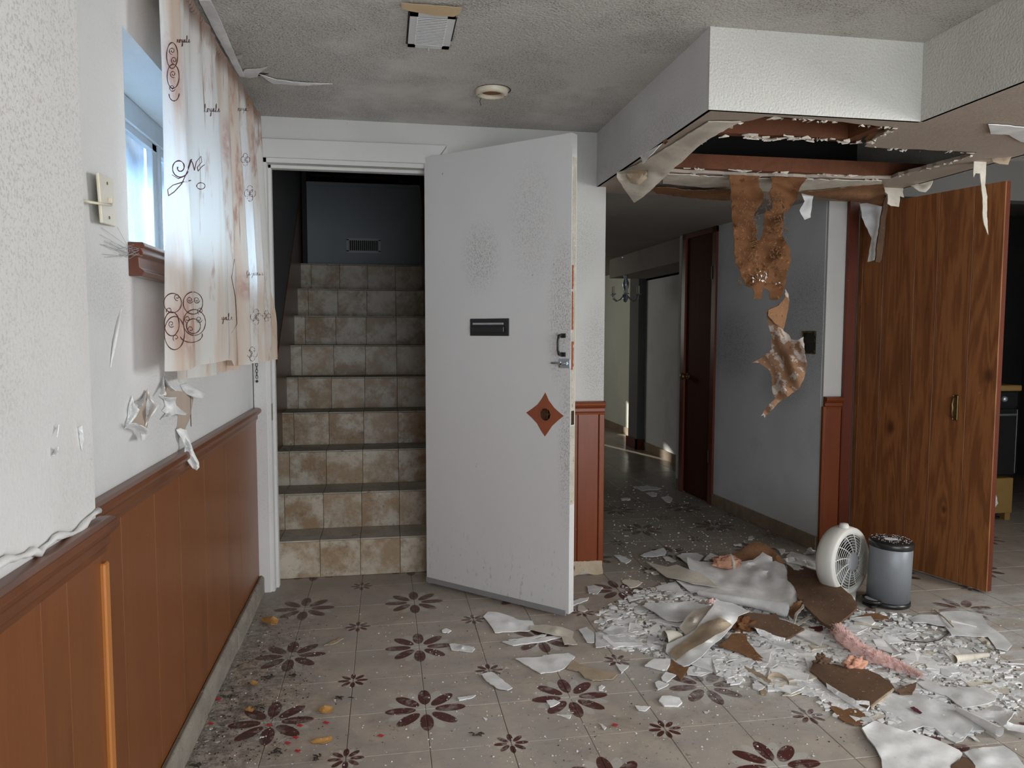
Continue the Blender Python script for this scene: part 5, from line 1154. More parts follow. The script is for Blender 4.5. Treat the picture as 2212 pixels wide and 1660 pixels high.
ft = FMx.to_3x3(); bu = Vector((0.6, 0.8, 0))
MB().obox(fc+Vector((0, 0, -.172))-bu*.07-Vector((fd.x, fd.y, 0))*.07, bu*.14, Vector((fd.x, fd.y, 0))*.13, (0, 0, .030)).build('foot', 'fan', fn_, bevel=.008)
# ================================================================== RUBBLE ON THE FLOOR
def fl(name, cat, label, pts, mat='plaster', _z=0, seed=0, thick=.003, group=None, h=0.003, **k):
    pts = [(p[0], p[1], p[2] if len(p) > 2 else h) for p in pts]
    o = sheet(name, 'z', pts, mat, thick, seed=seed, **k)
    return tag(o, label, cat, group)
F_ = 'paint flake'
fl('paint_sheet', F_, 'broad white paint sheet lying below the white door foot', [(1044, 1332), (1054, 1322), (1078, 1324), (1101, 1331), (1123, 1340), (1150, 1342), (1154, 1351), (1145, 1363), (1101, 1365), (1069, 1367), (1060, 1352)], h=.006, ctrl=[(1100, 1345, .014)])
fl('paint_strip', F_, 'forked cream strip with ochre spots right of the sheet at the door foot', [(1146, 1352), (1180, 1350), (1217, 1356), (1239, 1365), (1237, 1378), (1247, 1392), (1219, 1392), (1213, 1376), (1177, 1367), (1145, 1360)], 'cream', ctrl=[(1200, 1362, .025)], h=.012)
fl('plaster_sliver', 'plaster piece', 'long thin white sliver in front of the white door foot', [(1085, 1387), (1150, 1382), (1213, 1372), (1212, 1378), (1165, 1388), (1108, 1395)], thick=.004)
fl('plaster_sliver', 'plaster piece', 'second thinner sliver just above the long one at the door foot', [(1098, 1383), (1150, 1376), (1182, 1369), (1180, 1373), (1150, 1381)], thick=.003)
fl('paint_flake', F_, 'rounded bluish grey flake standing right of the forked cream strip', [(1250, 1360), (1268, 1355), (1284, 1369), (1284, 1388), (1268, 1388), (1260, 1376)], 'plaster2', h=.006)
fl('paint_sheet', F_, 'wide grey white triangular sheet between door foot and the curled sheet', [(1286, 1367), (1336, 1350), (1354, 1369), (1376, 1388), (1325, 1392), (1306, 1397), (1287, 1399)], 'plaster2', h=.006)
fl('plaster_sliver', 'plaster piece', 'bent white plaster slat lying on the triangular grey sheet', [(1304, 1372, .014), (1325, 1388, .01), (1389, 1390, .008), (1387, 1396, .006), (1325, 1397, .006), (1302, 1379, .01)], thick=.006)
fl('paint_sheet', F_, 'big clean white triangular sheet alone on the tiles', [(1113, 1423), (1171, 1419), (1174, 1416), (1228, 1411), (1242, 1419), (1224, 1441), (1204, 1450), (1168, 1455), (1141, 1439)], h=.005, ctrl=[(1200, 1430, .012)])
fl('paper_scrap', 'paper scrap', 'flat brown paper scrap beside the big clean white triangle', [(1237, 1426), (1253, 1435), (1267, 1441), (1334, 1457), (1322, 1468), (1280, 1470), (1262, 1464), (1250, 1450), (1224, 1444)], 'tan', h=.006)
fl('paint_flake', F_, 'large oblong white flake front of the small flower', [(1038, 1456), (1063, 1452), (1072, 1458), (1107, 1486), (1096, 1491), (1072, 1486), (1051, 1472)], h=.007)
fl('paint_flake', F_, 'small rolled white flake touching the middle flower petal', [(970, 1392), (985, 1391), (1022, 1398), (1026, 1402), (1020, 1409), (975, 1404)], h=.004, ctrl=[(998, 1398, .016)])
fl('paint_flake', F_, 'small white kite shaped flake right of the brown paper scrap', [(1330, 1434), (1358, 1439), (1342, 1455)])
fl('paint_flake', F_, 'thin white splinter flake above the front middle flower', [(988, 1508), (1028, 1502), (1020, 1508), (992, 1514)])
fl('paint_flake', F_, 'white shard lying on the dark petal of the front centre right flower', [(1180, 1514), (1196, 1512), (1210, 1518), (1200, 1524), (1188, 1528)])
fl('paint_flake', F_, 'white triangle flake at the lower petal of the front centre right flower', [(1203, 1544), (1234, 1545), (1230, 1553)])
fl('paint_flake', F_, 'narrow white chip standing alone right of the front centre flower', [(1293, 1562), (1310, 1572), (1305, 1577)])
fl('paint_flake', F_, 'pale rounded plaster disc beside the front right flower', [(1423, 1516, .005), (1430, 1506, .01), (1448, 1505, .01), (1468, 1510, .008), (1474, 1519, .005), (1465, 1527, .004), (1435, 1526, .004)], thick=.006, amp=.5)
fl('paint_flake', F_, 'shallow white boat shaped flake near the pale plaster disc', [(1371, 1525), (1405, 1527), (1395, 1536), (1380, 1535)])
fl('paint_flake', F_, 'white star shaped flake between the brown scrap and the pale disc', [(1293, 1484), (1300, 1480), (1307, 1484), (1300, 1490), (1304, 1493), (1294, 1492)])
fl('paint_flake', F_, 'small white flake on the floor near the top of the middle left flower', [(955, 1362), (964, 1358), (975, 1363), (968, 1368), (955, 1366)])
# upper hallway side of the heap
fl('paint_sheet', F_, 'grey paint sheet at the far left tip of the heap', [(1383, 1200), (1400, 1193), (1434, 1184), (1440, 1193), (1436, 1200), (1410, 1203), (1390, 1203)], 'plaster2', h=.01)
fl('paint_flake', F_, 'grey tongue flake just behind the mottled beige sheet', [(1432, 1203), (1444, 1203), (1461, 1212), (1453, 1215), (1439, 1211)], 'plaster2', h=.006)
fl('paint_sheet', F_, 'grey sheet lying flat at the back of the heap', [(1462, 1201), (1481, 1195), (1503, 1195), (1520, 1202), (1512, 1211), (1500, 1216), (1486, 1218)], 'plaster2', h=.01)
fl('paint_flake', F_, 'grey pointed flake behind the pink wool lump', [(1520, 1210, .02), (1534, 1195, .02), (1551, 1201, .02), (1556, 1206, .02), (1532, 1212, .02)], 'plaster2')
fl('torn_paper_scrap', 'paper scrap', 'orange brown kraft paper sheet arched at the back of the heap', [(1530, 1210, .04), (1568, 1201, .05), (1598, 1192, .07), (1620, 1175, .09), (1634, 1170, .10), (1656, 1177, .09), (1680, 1198, .07), (1695, 1216, .04), (1668, 1228, .03), (1627, 1216, .05), (1600, 1219, .04), (1570, 1216, .04)], 'kraft', wav=.02)
fl('paint_sheet', F_, 'huge draped grey white paint sheet in the middle of the heap', [(1484, 1204, .05), (1499, 1211, .04), (1515, 1214, .04), (1600, 1214, .04), (1627, 1210, .06), (1641, 1200, .08), (1647, 1193, .09), (1668, 1204, .08), (1669, 1214, .05), (1675, 1212, .07), (1694, 1220, .06), (1700, 1234, .05), (1702, 1254, .04), (1715, 1267, .05), (1721, 1280, .05), (1722, 1296, .04), (1703, 1318, .03), (1698, 1322, .02), (1687, 1302, .02), (1600, 1290, .02), (1516, 1277, .015), (1551, 1268, .02), (1519, 1242, .03), (1489, 1230, .035), (1485, 1218, .04)],
   'plaster', 0, 3, ctrl=[(1560, 1225, .015), (1620, 1225, .02), (1640, 1232, .05), (1655, 1245, .015), (1672, 1240, .065), (1690, 1262, .03), (1600, 1255, .012), (1560, 1250, .010), (1650, 1280, .02)], step=8, wav=.008, smooth=True)
fl('mottled_sheet', F_, 'mottled beige and grey sheet with lifted front edge at the heap left', [(1395, 1213, .02), (1424, 1221, .02), (1442, 1225, .03), (1462, 1220, .04), (1489, 1231, .05), (1519, 1242, .04), (1551, 1268, .03), (1496, 1261, .035), (1462, 1251, .035), (1440, 1247, .03), (1427, 1238, .02)], 'cream', h=.03)
fl('paint_flake', F_, 'small yellowish curled flake under the mottled beige sheet tip', [(1392, 1234), (1400, 1232), (1425, 1236), (1424, 1241), (1410, 1242)], 'cream', ctrl=[(1408, 1237, .015)])
fl('paint_sheet', F_, 'grey sheet with torn front just below the mottled sheet', [(1416, 1268, .01), (1459, 1256, .02), (1480, 1283, .01), (1462, 1281, .008), (1421, 1275, .006)], 'plaster2')
fl('paint_sheet', F_, 'long grey overlapping sheet left of the white paint roll', [(1461, 1254, .03), (1497, 1263, .02), (1550, 1270, .02), (1598, 1270, .02), (1608, 1278, .015), (1573, 1277, .015), (1520, 1277, .012), (1493, 1281, .012)], 'plaster2')
fl('paint_sheet', F_, 'darker grey boat shaped sheet in front of the heap left side', [(1394, 1303, .03), (1430, 1302, .03), (1465, 1302, .03), (1489, 1299, .02), (1537, 1310, .02), (1500, 1328, .02), (1482, 1340, .02), (1462, 1343, .02), (1440, 1340, .02), (1416, 1324, .02), (1391, 1310, .02)], 'plaster2', 0, 8, ctrl=[(1460, 1318, .01)], smooth=True)
# rolled tube
rp = [(1509, 1281), (1540, 1288), (1580, 1295), (1620, 1302), (1660, 1310), (1700, 1319)]
m = MB(); vs = []; n = 22; rr = [.013, .016, .019, .022, .026, .032]
for i, (x, y) in enumerate(rp):
    r_ = rr[i]; c = on_z(x, y, r_+.004); t = (on_z(*rp[min(i+1, 5)], r_)-on_z(*rp[max(i-1, 0)], r_)).normalized(); a = Vector((0, 0, 1)); b = t.cross(a).normalized()
    for j in range(n+1):
        an = -1.2+2*pi*1.12*j/n; q_ = r_*(1-.16*j/n); vs.append(c+b*q_*cos(an)+a*q_*sin(an))
m.add(vs, [(i*(n+1)+j, i*(n+1)+j+1, (i+1)*(n+1)+j+1, (i+1)*(n+1)+j) for i in range(5) for j in range(n)])
tag(m.build('paint_roll', 'plaster', smooth=True), 'tightly rolled white tube of paint along the front of the huge sheet', F_)
fl('drywall_board', 'torn drywall', 'large dark brown backed drywall board tilted beside the fan', [(1700, 1220, .05), (1717, 1231, .06), (1736, 1223, .07), (1770, 1237, .08), (1817, 1267, .08), (1839, 1286, .08), (1852, 1306, .07), (1851, 1313, .065), (1816, 1345, .04), (1801, 1359, .035), (1790, 1352, .04), (1780, 1347, .04), (1756, 1326, .05), (1734, 1303, .055), (1722, 1291, .05), (1721, 1276, .05), (1708, 1258, .05), (1701, 1253, .045)], 'board', 0, 4, thick=.012, step=9, amp=1.2)
fl('torn_paper_scrap', 'paper scrap', 'folded brown paper with pale edge between the sheet and the big board', [(1700, 1322, .015), (1715, 1302, .05), (1730, 1298, .06), (1736, 1304, .05), (1722, 1328, .03), (1715, 1340, .01), (1708, 1333, .01)], 'kraft')
fl('paint_curl_piece', F_, 'narrow cream curled rim opening under the big brown board', [(1736, 1304, .055), (1737, 1312, .05), (1722, 1328, .03), (1716, 1349, .01), (1714, 1338, .012), (1718, 1325, .03)], 'cream')
fl('paint_curl_piece', F_, 'cream curved strip below the big brown board front edge', [(1716, 1349, .004), (1728, 1350, .004), (1757, 1332, .02), (1748, 1330, .02), (1735, 1337, .01)], 'cream')
fl('paper_scrap', 'paper scrap', 'dark maroon scrap in front of the big brown board tip', [(1741, 1354, .006), (1755, 1355, .008), (1776, 1352, .01), (1778, 1362, .008), (1762, 1365, .006), (1748, 1362, .006)], 'maroon')
# lumps
def lump(name, cat, label, cx, cy, rx, ry, hz, mat, seed, z0=0.0, rough_=.35):
    c = on_z(cx, cy+ry*.55, z0); sc_ = (on_z(cx+rx, cy, z0)-on_z(cx, cy, z0)).length
    bm = bmesh.new(); bmesh.ops.create_icosphere(bm, subdivisions=4, radius=1)
    for v in bm.verts:
        k = 1+rough_*mn.noise(v.co*2.1+Vector((seed, 0, 0)))+rough_*.6*mn.noise(v.co*5+Vector((0, seed, 0)))
        v.co = Vector((v.co.x*sc_*k, v.co.y*sc_*.62*k, max(-.0, (v.co.z+.55)*hz*.62*k)))+c+Vector((0, 0, .002))
    me = bpy.data.meshes.new(name); bm.to_mesh(me); bm.free(); me.materials.append(MT[mat])
    for p in me.polygons: p.use_smooth = True
    o = bpy.data.objects.new(name, me); C.objects.link(o)
    return tag(o, label, cat)
W_ = 'insulation'
l1 = lump('glass_wool_lump', W_, 'pink and orange glass wool lump tied with a cream band on the heap', 1569, 1218, 30, 13, .055, 'rust', 3, .035)
m = MB(); c = on_z(1578, 1226, .035); m.tube([c+Vector((0, -.035, .0)), c+Vector((0, -.038, .035)), c+Vector((0, 0, .062)), c+Vector((0, .035, .03))], .009, 8); m.build('cream_band', 'cream', l1, smooth=True)
lump('crumpled_brown_lump', 'paper scrap', 'shiny crumpled red brown lump under the curled white sheet', 1603, 1354, 26, 14, .05, 'wool', 5, .0, .6)
lump('orange_scrap_lump', 'paper scrap', 'orange folded scrap lump at the back edge of the dusty brown slab', 1845, 1437, 22, 12, .035, 'rust', 7, .012, .6)
lump('glass_wool_tuft', W_, 'tiny pink glass wool tuft above the curled white sheet', 1537, 1300, 9, 8, .02, 'pink', 8, .01)
# pink wool trail
pp = [(1808, 1362, .018), (1822, 1378, .022), (1842, 1396, .022), (1862, 1410, .018), (1885, 1420, .018), (1908, 1430, .017), (1935, 1440, .014), (1962, 1452, .010), (1990, 1466, .004)]
P_ = [on_z(x, y, r) for x, y, r in pp]; cen = []; rad = []
for i in range(len(P_)-1):
    for j in range(6):
        t = j/6; cen.append(P_[i].lerp(P_[i+1], t)); rad.append((pp[i][2]*(1-t)+pp[i+1][2]*t)*1.35)
m = MB(); m.tube(cen, rad, 16)
vv = []
for v in m.v:
    q_ = Vector(v); d = mn.noise_vector(q_*38)*.014+mn.noise_vector(q_*90)*.006; q_ += d; q_.z = max(.002, q_.z); vv.append(tuple(q_))
m.v = vv; wool = m.build('glass_wool_strip', 'pink', smooth=True); tag(wool, 'long fluffy pink glass wool strip trailing across the rubble', W_)
m = MB(); wr = random.Random(12)
for k in range(3000):
    i = wr.randrange(len(cen)); d = Vector((wr.gauss(0, 1), wr.gauss(0, 1), abs(wr.gauss(0, 1)))).normalized(); a = cen[i]+d*rad[i]*.9; b = a+d*.010+Vector((wr.uniform(-.008, .008), wr.uniform(-.008, .008), wr.uniform(-.002, .006)))
    a.z = max(a.z, .003); b.z = max(b.z, .003)
    m.tube([a, (a+b)/2+Vector((wr.uniform(-.002, .002), 0, .002)), b], .0004, 3, cap=False)
m.build('loose_fibre', 'pink', wool)['kind'] = 'stuff'
# the curled white sheet
fl('curled_sheet', F_, 'large curled white sheet with beige peeled band, front of the heap', [(1547, 1294, .09), (1557, 1299, .085), (1581, 1303, .08), (1600, 1311, .08), (1618, 1322, .08), (1595, 1331, .07), (1592, 1341, .06), (1579, 1357, .05), (1557, 1381, .045), (1541, 1392, .04), (1516, 1419, .03), (1489, 1437, .02), (1477, 1440, .015), (1458, 1430, .012), (1438, 1409, .012), (1440, 1392, .02), (1480, 1374, .035), (1500, 1362, .045), (1520, 1335, .06), (1541, 1308, .085)], 'plaster', 0, 5, ctrl=[(1560, 1340, .09), (1530, 1380, .06), (1490, 1405, .035)], smooth=True, step=8, amp=.7, thick=.002)
bb = [(1503, 1364, .0495), (1515, 1350, .056), (1530, 1342, .066), (1555, 1335, .093), (1572, 1343, .085), (1581, 1350, .062), (1560, 1366, .062), (1540, 1376, .062), (1515, 1392, .052), (1490, 1405, .0375), (1470, 1421, .022), (1460, 1428, .0165), (1444, 1412, .0165), (1455, 1400, .024), (1470, 1390, .034), (1488, 1376, .040)]
fl('peeled_band', F_, 'beige peeled paper band across the curled white sheet', bb, 'tan', 0, 6, smooth=True, thick=.0008, step=7, amp=1.2)
fl('sheet_flap', F_, 'cream side flap split from the curled white sheet', [(1497, 1319, .05), (1518, 1313, .06), (1541, 1307, .075), (1524, 1331, .055), (1500, 1362, .04), (1481, 1372, .03), (1467, 1356, .03), (1481, 1336, .045)], 'cream', 0, 7, ctrl=[(1500, 1338, .06)], smooth=True, thick=.002, amp=.5)
m = MB(); vs = []; n = 20
for i in range(9):
    t = i/8; x = 1436+t*36; y = 1388-t*22+18*t*t; r_ = .034*(1-.45*t); c = on_z(x, y, .008); d = Vector((.9, .1, 0)).normalized(); b = Vector((-d.y, d.x, 0))
    for j in range(n+1):
        an = pi*1.25*j/n-.25; vs.append(c+b*r_*cos(an)*.9+Vector((0, 0, 1))*(max(0.002, r_*sin(an)*1.15+.006)))
m.add(vs, [(i*(n+1)+j, i*(n+1)+j+1, (i+1)*(n+1)+j+1, (i+1)*(n+1)+j) for i in range(8) for j in range(n)])
tag(m.build('paint_cone', 'cream', smooth=True), 'cream cone shaped curl at the left of the curled white sheet', F_)
fl('drywall_board', 'torn drywall', 'brown drywall slab with white broken edge right of the curled sheet', [(1618, 1324, .05), (1640, 1326, .045), (1661, 1330, .04), (1676, 1325, .04), (1684, 1338, .035), (1700, 1342, .03), (1738, 1359, .02), (1722, 1368, .018), (1707, 1376, .016), (1695, 1380, .016), (1673, 1375, .02), (1643, 1361, .025), (1628, 1354, .03), (1600, 1340, .04), (1597, 1330, .05)], 'board', 0, 8, thick=.008, step=9)
fl('plaster_edge', 'plaster piece', 'broken white plaster rim along the front of the brown slab', [(1630, 1356, .033), (1646, 1361, .028), (1673, 1373, .023), (1697, 1379, .018), (1693, 1387, .008), (1668, 1384, .008), (1638, 1369, .012)], 'plaster', thick=.006)
fl('drywall_board', 'torn drywall', 'tan brown drywall wedge tapering to the right under the crumpled lump', [(1581, 1369, .03), (1611, 1369, .03), (1614, 1384, .025), (1628, 1400, .02), (1640, 1415, .015), (1651, 1425, .01), (1639, 1427, .01), (1613, 1418, .012), (1598, 1409, .015), (1551, 1393, .02), (1570, 1384, .025)], 'kraft', 0, 9, thick=.006)
fl('torn_paper_scrap', 'paper scrap', 'brown triangular scrap poking from under the curled sheet front', [(1450, 1426, .012), (1473, 1441, .012), (1488, 1441, .012), (1484, 1450, .01), (1470, 1471, .004), (1463, 1460, .006), (1442, 1449, .006)], 'kraft')
fl('plaster_wedge', 'plaster piece', 'white plaster wedge left of the brown triangular scrap', [(1393, 1438, .006), (1412, 1425, .012), (1448, 1425, .012), (1447, 1436, .012), (1440, 1449, .006), (1420, 1445, .006)], thick=.007)
fl('paint_flake', F_, 'four sided white flake below the brown triangular scrap', [(1428, 1464), (1438, 1452), (1462, 1458), (1440, 1474), (1431, 1470)], h=.006)
fl('paint_flake', F_, 'shell shaped white flake just below the four sided one', [(1415, 1475), (1424, 1471), (1445, 1478), (1436, 1484), (1421, 1491)], h=.006)
fl('tan_strip', 'paper scrap', 'long beige curved strip pointing to the small tan ring', [(1600, 1441, .004), (1604, 1437, .006), (1643, 1455, .01), (1665, 1470, .012), (1668, 1484, .006), (1645, 1474, .006), (1615, 1458, .004)], 'tan')
m = MB(); c = on_z(1681, 1478, .0); r_ = .036; vs = []
for j in range(27):
    an = 5.6*j/26-.9
    for k in (0, 1): vs.append(c+Vector((r_*cos(an), r_*sin(an)*1.1, .002+.022*k*(0.6+.4*sin(an*1.3)))))
m.add(vs, [(2*j, 2*j+1, 2*j+3, 2*j+2) for j in range(26)]); o = m.build('tan_ring', 'tan', smooth=True); so_ = o.modifiers.new('s', 'SOLIDIFY'); so_.thickness = .002
tag(o, 'small tan curled ring standing at the strip end', 'paper scrap')
fl('tan_strip', 'paper scrap', 'short yellowish strip leg below the small tan ring', [(1640, 1474), (1657, 1483), (1655, 1502), (1643, 1500)], 'tan')
slab = fl('drywall_board', 'torn drywall', 'dusty brown slab with white plaster edge near the pink wool', [(1756, 1432, .018), (1776, 1427, .03), (1788, 1436, .022), (1803, 1435, .02), (1822, 1441, .02), (1858, 1443, .02), (1885, 1452, .02), (1900, 1458, .02), (1928, 1480, .018), (1932, 1486, .018), (1905, 1505, .018), (1880, 1524, .016), (1874, 1528, .016), (1848, 1519, .016), (1820, 1500, .016), (1790, 1483, .016), (1776, 1471, .016), (1764, 1460, .016), (1750, 1450, .016)], 'board', 0, 10, thick=.010, step=10, amp=1.5)
fl('plaster_edge', 'plaster piece', 'thick white broken plaster rim in front of the dusty brown slab', [(1784, 1478, .019), (1800, 1488, .019), (1848, 1516, .019), (1862, 1516, .019), (1878, 1518, .019), (1879, 1528, .012), (1872, 1536, .005), (1850, 1532, .005), (1812, 1508, .005), (1787, 1491, .006)], thick=.008)
fl('wood_batten', 'wood splinter', 'thin grey batten along the right edge of the dusty brown slab', [(1878, 1524, .012), (1930, 1487, .02), (1932, 1490, .018), (1882, 1529, .01)], 'tan', thick=.006)
lump('crumbled_knot', 'paper scrap', 'dark crumbled knot at the far left corner of the dusty brown slab', 1776, 1432, 15, 9, .03, 'board', 13, .012, .8)
fl('drywall_board', 'torn drywall', 'small brown square of board right of the dusty slab', [(1936, 1492, .02), (1950, 1484, .02), (1980, 1474, .018), (1977, 1486, .016), (1971, 1499, .012), (1944, 1499, .014)], 'board', thick=.006)
fl('torn_paper_scrap', 'paper scrap', 'orange brown paper piece in front of the dusty slab corner', [(1787, 1520), (1805, 1526), (1822, 1535), (1840, 1530), (1852, 1532), (1868, 1543), (1875, 1557), (1862, 1566), (1845, 1567), (1825, 1560), (1810, 1550)], 'kraft', h=.006)
fl('paint_sheet', F_, 'pale sheet tucked under the front of the dusty brown slab', [(1731, 1487), (1740, 1480), (1776, 1477), (1790, 1484), (1845, 1520), (1842, 1527), (1822, 1534), (1800, 1520), (1775, 1505), (1732, 1500)], 'plaster', h=.005)
fl('paint_sheet', F_, 'round grey white sheet left of the dusty brown slab', [(1708, 1462), (1712, 1440), (1735, 1432), (1752, 1450), (1766, 1466), (1776, 1474), (1740, 1480), (1716, 1477)], 'plaster2', h=.005)
fl('paint_sheet', F_, 'big white sheet filling the bottom right foreground', [(1862, 1575), (1890, 1559), (1910, 1566), (1934, 1575), (1958, 1583), (1985, 1588), (2025, 1601), (2045, 1610), (2072, 1623), (2079, 1630), (2072, 1642), (2054, 1654), (2060, 1690), (1980, 1720), (1915, 1715), (1906, 1680), (1904, 1642), (1890, 1615), (1874, 1596)], 'plaster', 0, 11, thick=.005, h=.008, wav=.01)
fl('paint_sheet', F_, 'second white sheet at the bottom right, right of the dark notch', [(2082, 1628), (2102, 1620), (2168, 1613), (2193, 1630), (2218, 1664), (2230, 1700), (2180, 1730), (2110, 1715), (2107, 1657), (2092, 1638)], 'plaster2', 0, 12, thick=.005, h=.008, wav=.01)
fl('torn_paper_scrap', 'paper scrap', 'dark brown wedge in the notch between the two bottom sheets', [(2054, 1655), (2070, 1645), (2080, 1635), (2092, 1640), (2107, 1655), (2104, 1668), (2060, 1668)], 'board', h=.012)
fl('paint_sheet', F_, 'large grey sheet with a torn red hole at the lower right', [(1897, 1526), (1916, 1502), (1926, 1497), (1948, 1502), (1988, 1499), (2008, 1514), (2038, 1516), (2067, 1531), (2104, 1559), (2102, 1573), (2079, 1601), (2065, 1605), (2038, 1591), (2018, 1573), (1995, 1569), (1956, 1582), (1921, 1571), (1912, 1558), (1914, 1544)], 'plaster2', 0, 13, h=.007, wav=.008)
fl('paper_scrap', 'paper scrap', 'tiny torn red brown spot on the large grey sheet', [(1966, 1529, .013), (1975, 1527, .013), (1992, 1540, .013), (1988, 1543, .013), (1974, 1536, .013)], 'maroon', thick=.001)
fl('paint_sheet', F_, 'smooth grey wing shaped sheet behind the torn hole sheet', [(1980, 1474), (2008, 1469), (2035, 1484), (2112, 1485), (2153, 1504), (2151, 1514), (2116, 1524), (2079, 1529), (2042, 1502), (1996, 1487)], 'plaster2', 0, 14, h=.010, ctrl=[(2080, 1505, .02)], smooth=True)
def roll(name, label, a, b, ra, rb, mat='plaster', arc=1.05):
    m = MB(); vs = []; n = 18; A = on_z(*a, ra+.003); B = on_z(*b, rb+.003); t = (B-A).normalized(); up = Vector((0, 0, 1)); s_ = t.cross(up).normalized()
    for i in range(7):
        k = i/6; c = A.lerp(B, k); r_ = ra+(rb-ra)*k
        for j in range(n+1):
            an = -1.4+2*pi*arc*j/n; q_ = r_*(1-.2*j/n); vs.append(c+s_*q_*cos(an)+up*q_*sin(an))
    m.add(vs, [(i*(n+1)+j, i*(n+1)+j+1, (i+1)*(n+1)+j+1, (i+1)*(n+1)+j) for i in range(6) for j in range(n)])
    return tag(m.build(name, mat, smooth=True), label, F_)
roll('paint_roll', 'rolled grey white tube crossing the lower right sheets', (2070, 1534), (2160, 1582), .010, .018)
roll('paint_roll', 'cream roll of paint right of the wool strip end', (2060, 1424), (2134, 1415), .017, .009, 'cream')
roll('paint_roll', 'thin pale roll lying on the wide grey sheet by the bin', (2055, 1343), (2110, 1356), .006, .006, 'plaster')
fl('curled_sheet', F_, 'upturned grey white curl at the right edge of the frame', [(2094, 1541, .01), (2120, 1535, .02), (2146, 1524, .04), (2170, 1530, .05), (2191, 1539, .05), (2185, 1550, .045), (2176, 1559, .03), (2190, 1565, .02), (2225, 1570, .02), (2225, 1585, .02), (2176, 1576, .01), (2146, 1556, .008), (2126, 1558, .006)], 'plaster', 0, 15, smooth=True)
fl('paint_sheet', F_, 'wide smooth grey sheet lying right of the pedal bin', [(1962, 1336), (1987, 1328), (2023, 1329), (2034, 1322), (2060, 1320), (2083, 1320), (2120, 1327), (2134, 1351), (2168, 1375), (2186, 1394), (2176, 1406), (2152, 1401), (2134, 1376), (2100, 1375), (2055, 1372), (2041, 1353), (2003, 1346), (1973, 1345)], 'plaster2', 0, 16, h=.009, wav=.008)
fl('paint_flake', F_, 'cream oval flake in front of the wide grey sheet', [(2112, 1380), (2126, 1377), (2140, 1388), (2152, 1400), (2145, 1404), (2126, 1394)], 'cream', ctrl=[(2133, 1390, .02)])
fl('paint_flake', F_, 'bright white ragged flake above the wool strip', [(1900, 1382, .006), (1914, 1370, .02), (1935, 1377, .015), (1952, 1387, .008), (1930, 1390, .008), (1912, 1391, .006)])
fl('paint_flake', F_, 'grey triangular flake right of the wool strip tip', [(2031, 1444), (2045, 1442), (2058, 1458), (2051, 1462), (2034, 1456)], 'plaster2', h=.008)
fl('paint_sheet', F_, 'angular pale flake behind the wool strip middle', [(1880, 1372, .008), (1905, 1376, .008), (1902, 1402, .006), (1893, 1404, .006), (1870, 1390, .006)], 'plaster2')
fl('paper_scrap', 'paper scrap', 'low rust brown scrap just in front of the pedal bin', [(1838, 1335), (1855, 1332), (1870, 1326), (1890, 1325), (1915, 1332), (1922, 1338), (1880, 1338)], 'kraft', h=.008)
m = MB(); m.tube([on_z(2018, 1318, .004), on_z(2040, 1335, .014), on_z(2060, 1356, .016)], .003, 5); tag(m.build('thin_stick', 'tan'), 'thin straight grey stick lying across the wide grey sheet', 'stick')
m = MB(); m.tube([on_z(x, y, .008) for x, y in ((1950, 1383), (1975, 1387), (2005, 1388), (2030, 1383), (2045, 1372), (2052, 1360))], .002, 5); tag(m.build('curved_stick', 'twig', smooth=True), 'thin dark bent twig in front of the wide grey sheet', 'stick')
m = MB(); m.tube([on_z(2160, 1433, .004), on_z(2212, 1436, .006), on_z(2240, 1440, .006)], .003, 5); tag(m.build('curved_stick', 'plaster2'), 'thin pale stick at the right frame edge beside the cream roll', 'stick')
# pieces in the corner behind the board
fl('plaster_piece', 'plaster piece', 'upright triangular plaster piece against the hall skirting', [(1736, 1202, .01), (1742, 1192, .04), (1749, 1183, .07), (1760, 1191, .06), (1759, 1202, .01)], 'plaster2', thick=.006)
fl('plaster_piece', 'plaster piece', 'broad pale plaster slab left of the fan by the wooden panel', [(1765, 1193, .05), (1782, 1194, .05), (1801, 1199, .05), (1799, 1226, .02), (1785, 1226, .02), (1772, 1222, .02)], 'plaster2', thick=.008)
fl('plaster_piece', 'plaster piece', 'long grey plaster slab lying behind the big brown board', [(1692, 1207, .03), (1708, 1203, .04), (1763, 1218, .04), (1793, 1226, .03), (1790, 1234, .02), (1763, 1231, .02), (1736, 1222, .02), (1699, 1215, .02)], 'plaster2', thick=.008)
fl('plaster_piece', 'plaster piece', 'cracked flat plaster slab behind the long grey slab', [(1708, 1192, .01), (1735, 1199, .02), (1761, 1200, .02), (1764, 1217, .02), (1730, 1212, .02), (1698, 1204, .01)], 'plaster2', thick=.006)
fl('plaster_piece', 'plaster piece', 'white oval plaster piece on the top edge of the big brown board', [(1698, 1216, .05), (1722, 1222, .065), (1736, 1229, .07), (1733, 1233, .065), (1715, 1231, .06)], 'plaster', thick=.008)
fl('plaster_piece', 'plaster piece', 'small broken plaster piece near the hall skirting left of the corner', [(1677, 1185, .006), (1696, 1188, .01), (1694, 1194, .006), (1687, 1198, .006)], 'plaster2', thick=.006)
fl('paint_flake', F_, 'small square flake alone near the hall skirting', [(1617, 1160), (1626, 1158), (1626, 1167), (1616, 1167)], 'plaster2')
fl('paint_flake', F_, 'short white bar flake on the dark hall flower', [(1584, 1176), (1602, 1176), (1601, 1180), (1585, 1179)], 'plaster')
fl('paint_flake', F_, 'pale torn flake on the hall floor left of the flower nearest the brown door', [(1395, 1065), (1410, 1063), (1420, 1066), (1418, 1072), (1408, 1073)], 'plaster')
fl('paint_flake', F_, 'white curled flake in the hall just beyond the pale torn one', [(1428, 1075), (1444, 1072), (1453, 1077), (1448, 1086), (1440, 1085)], 'plaster')
fl('paint_flake', F_, 'small long flake in the hall near the left wall end', [(1341, 1077), (1362, 1076), (1362, 1080), (1343, 1081)], 'plaster')
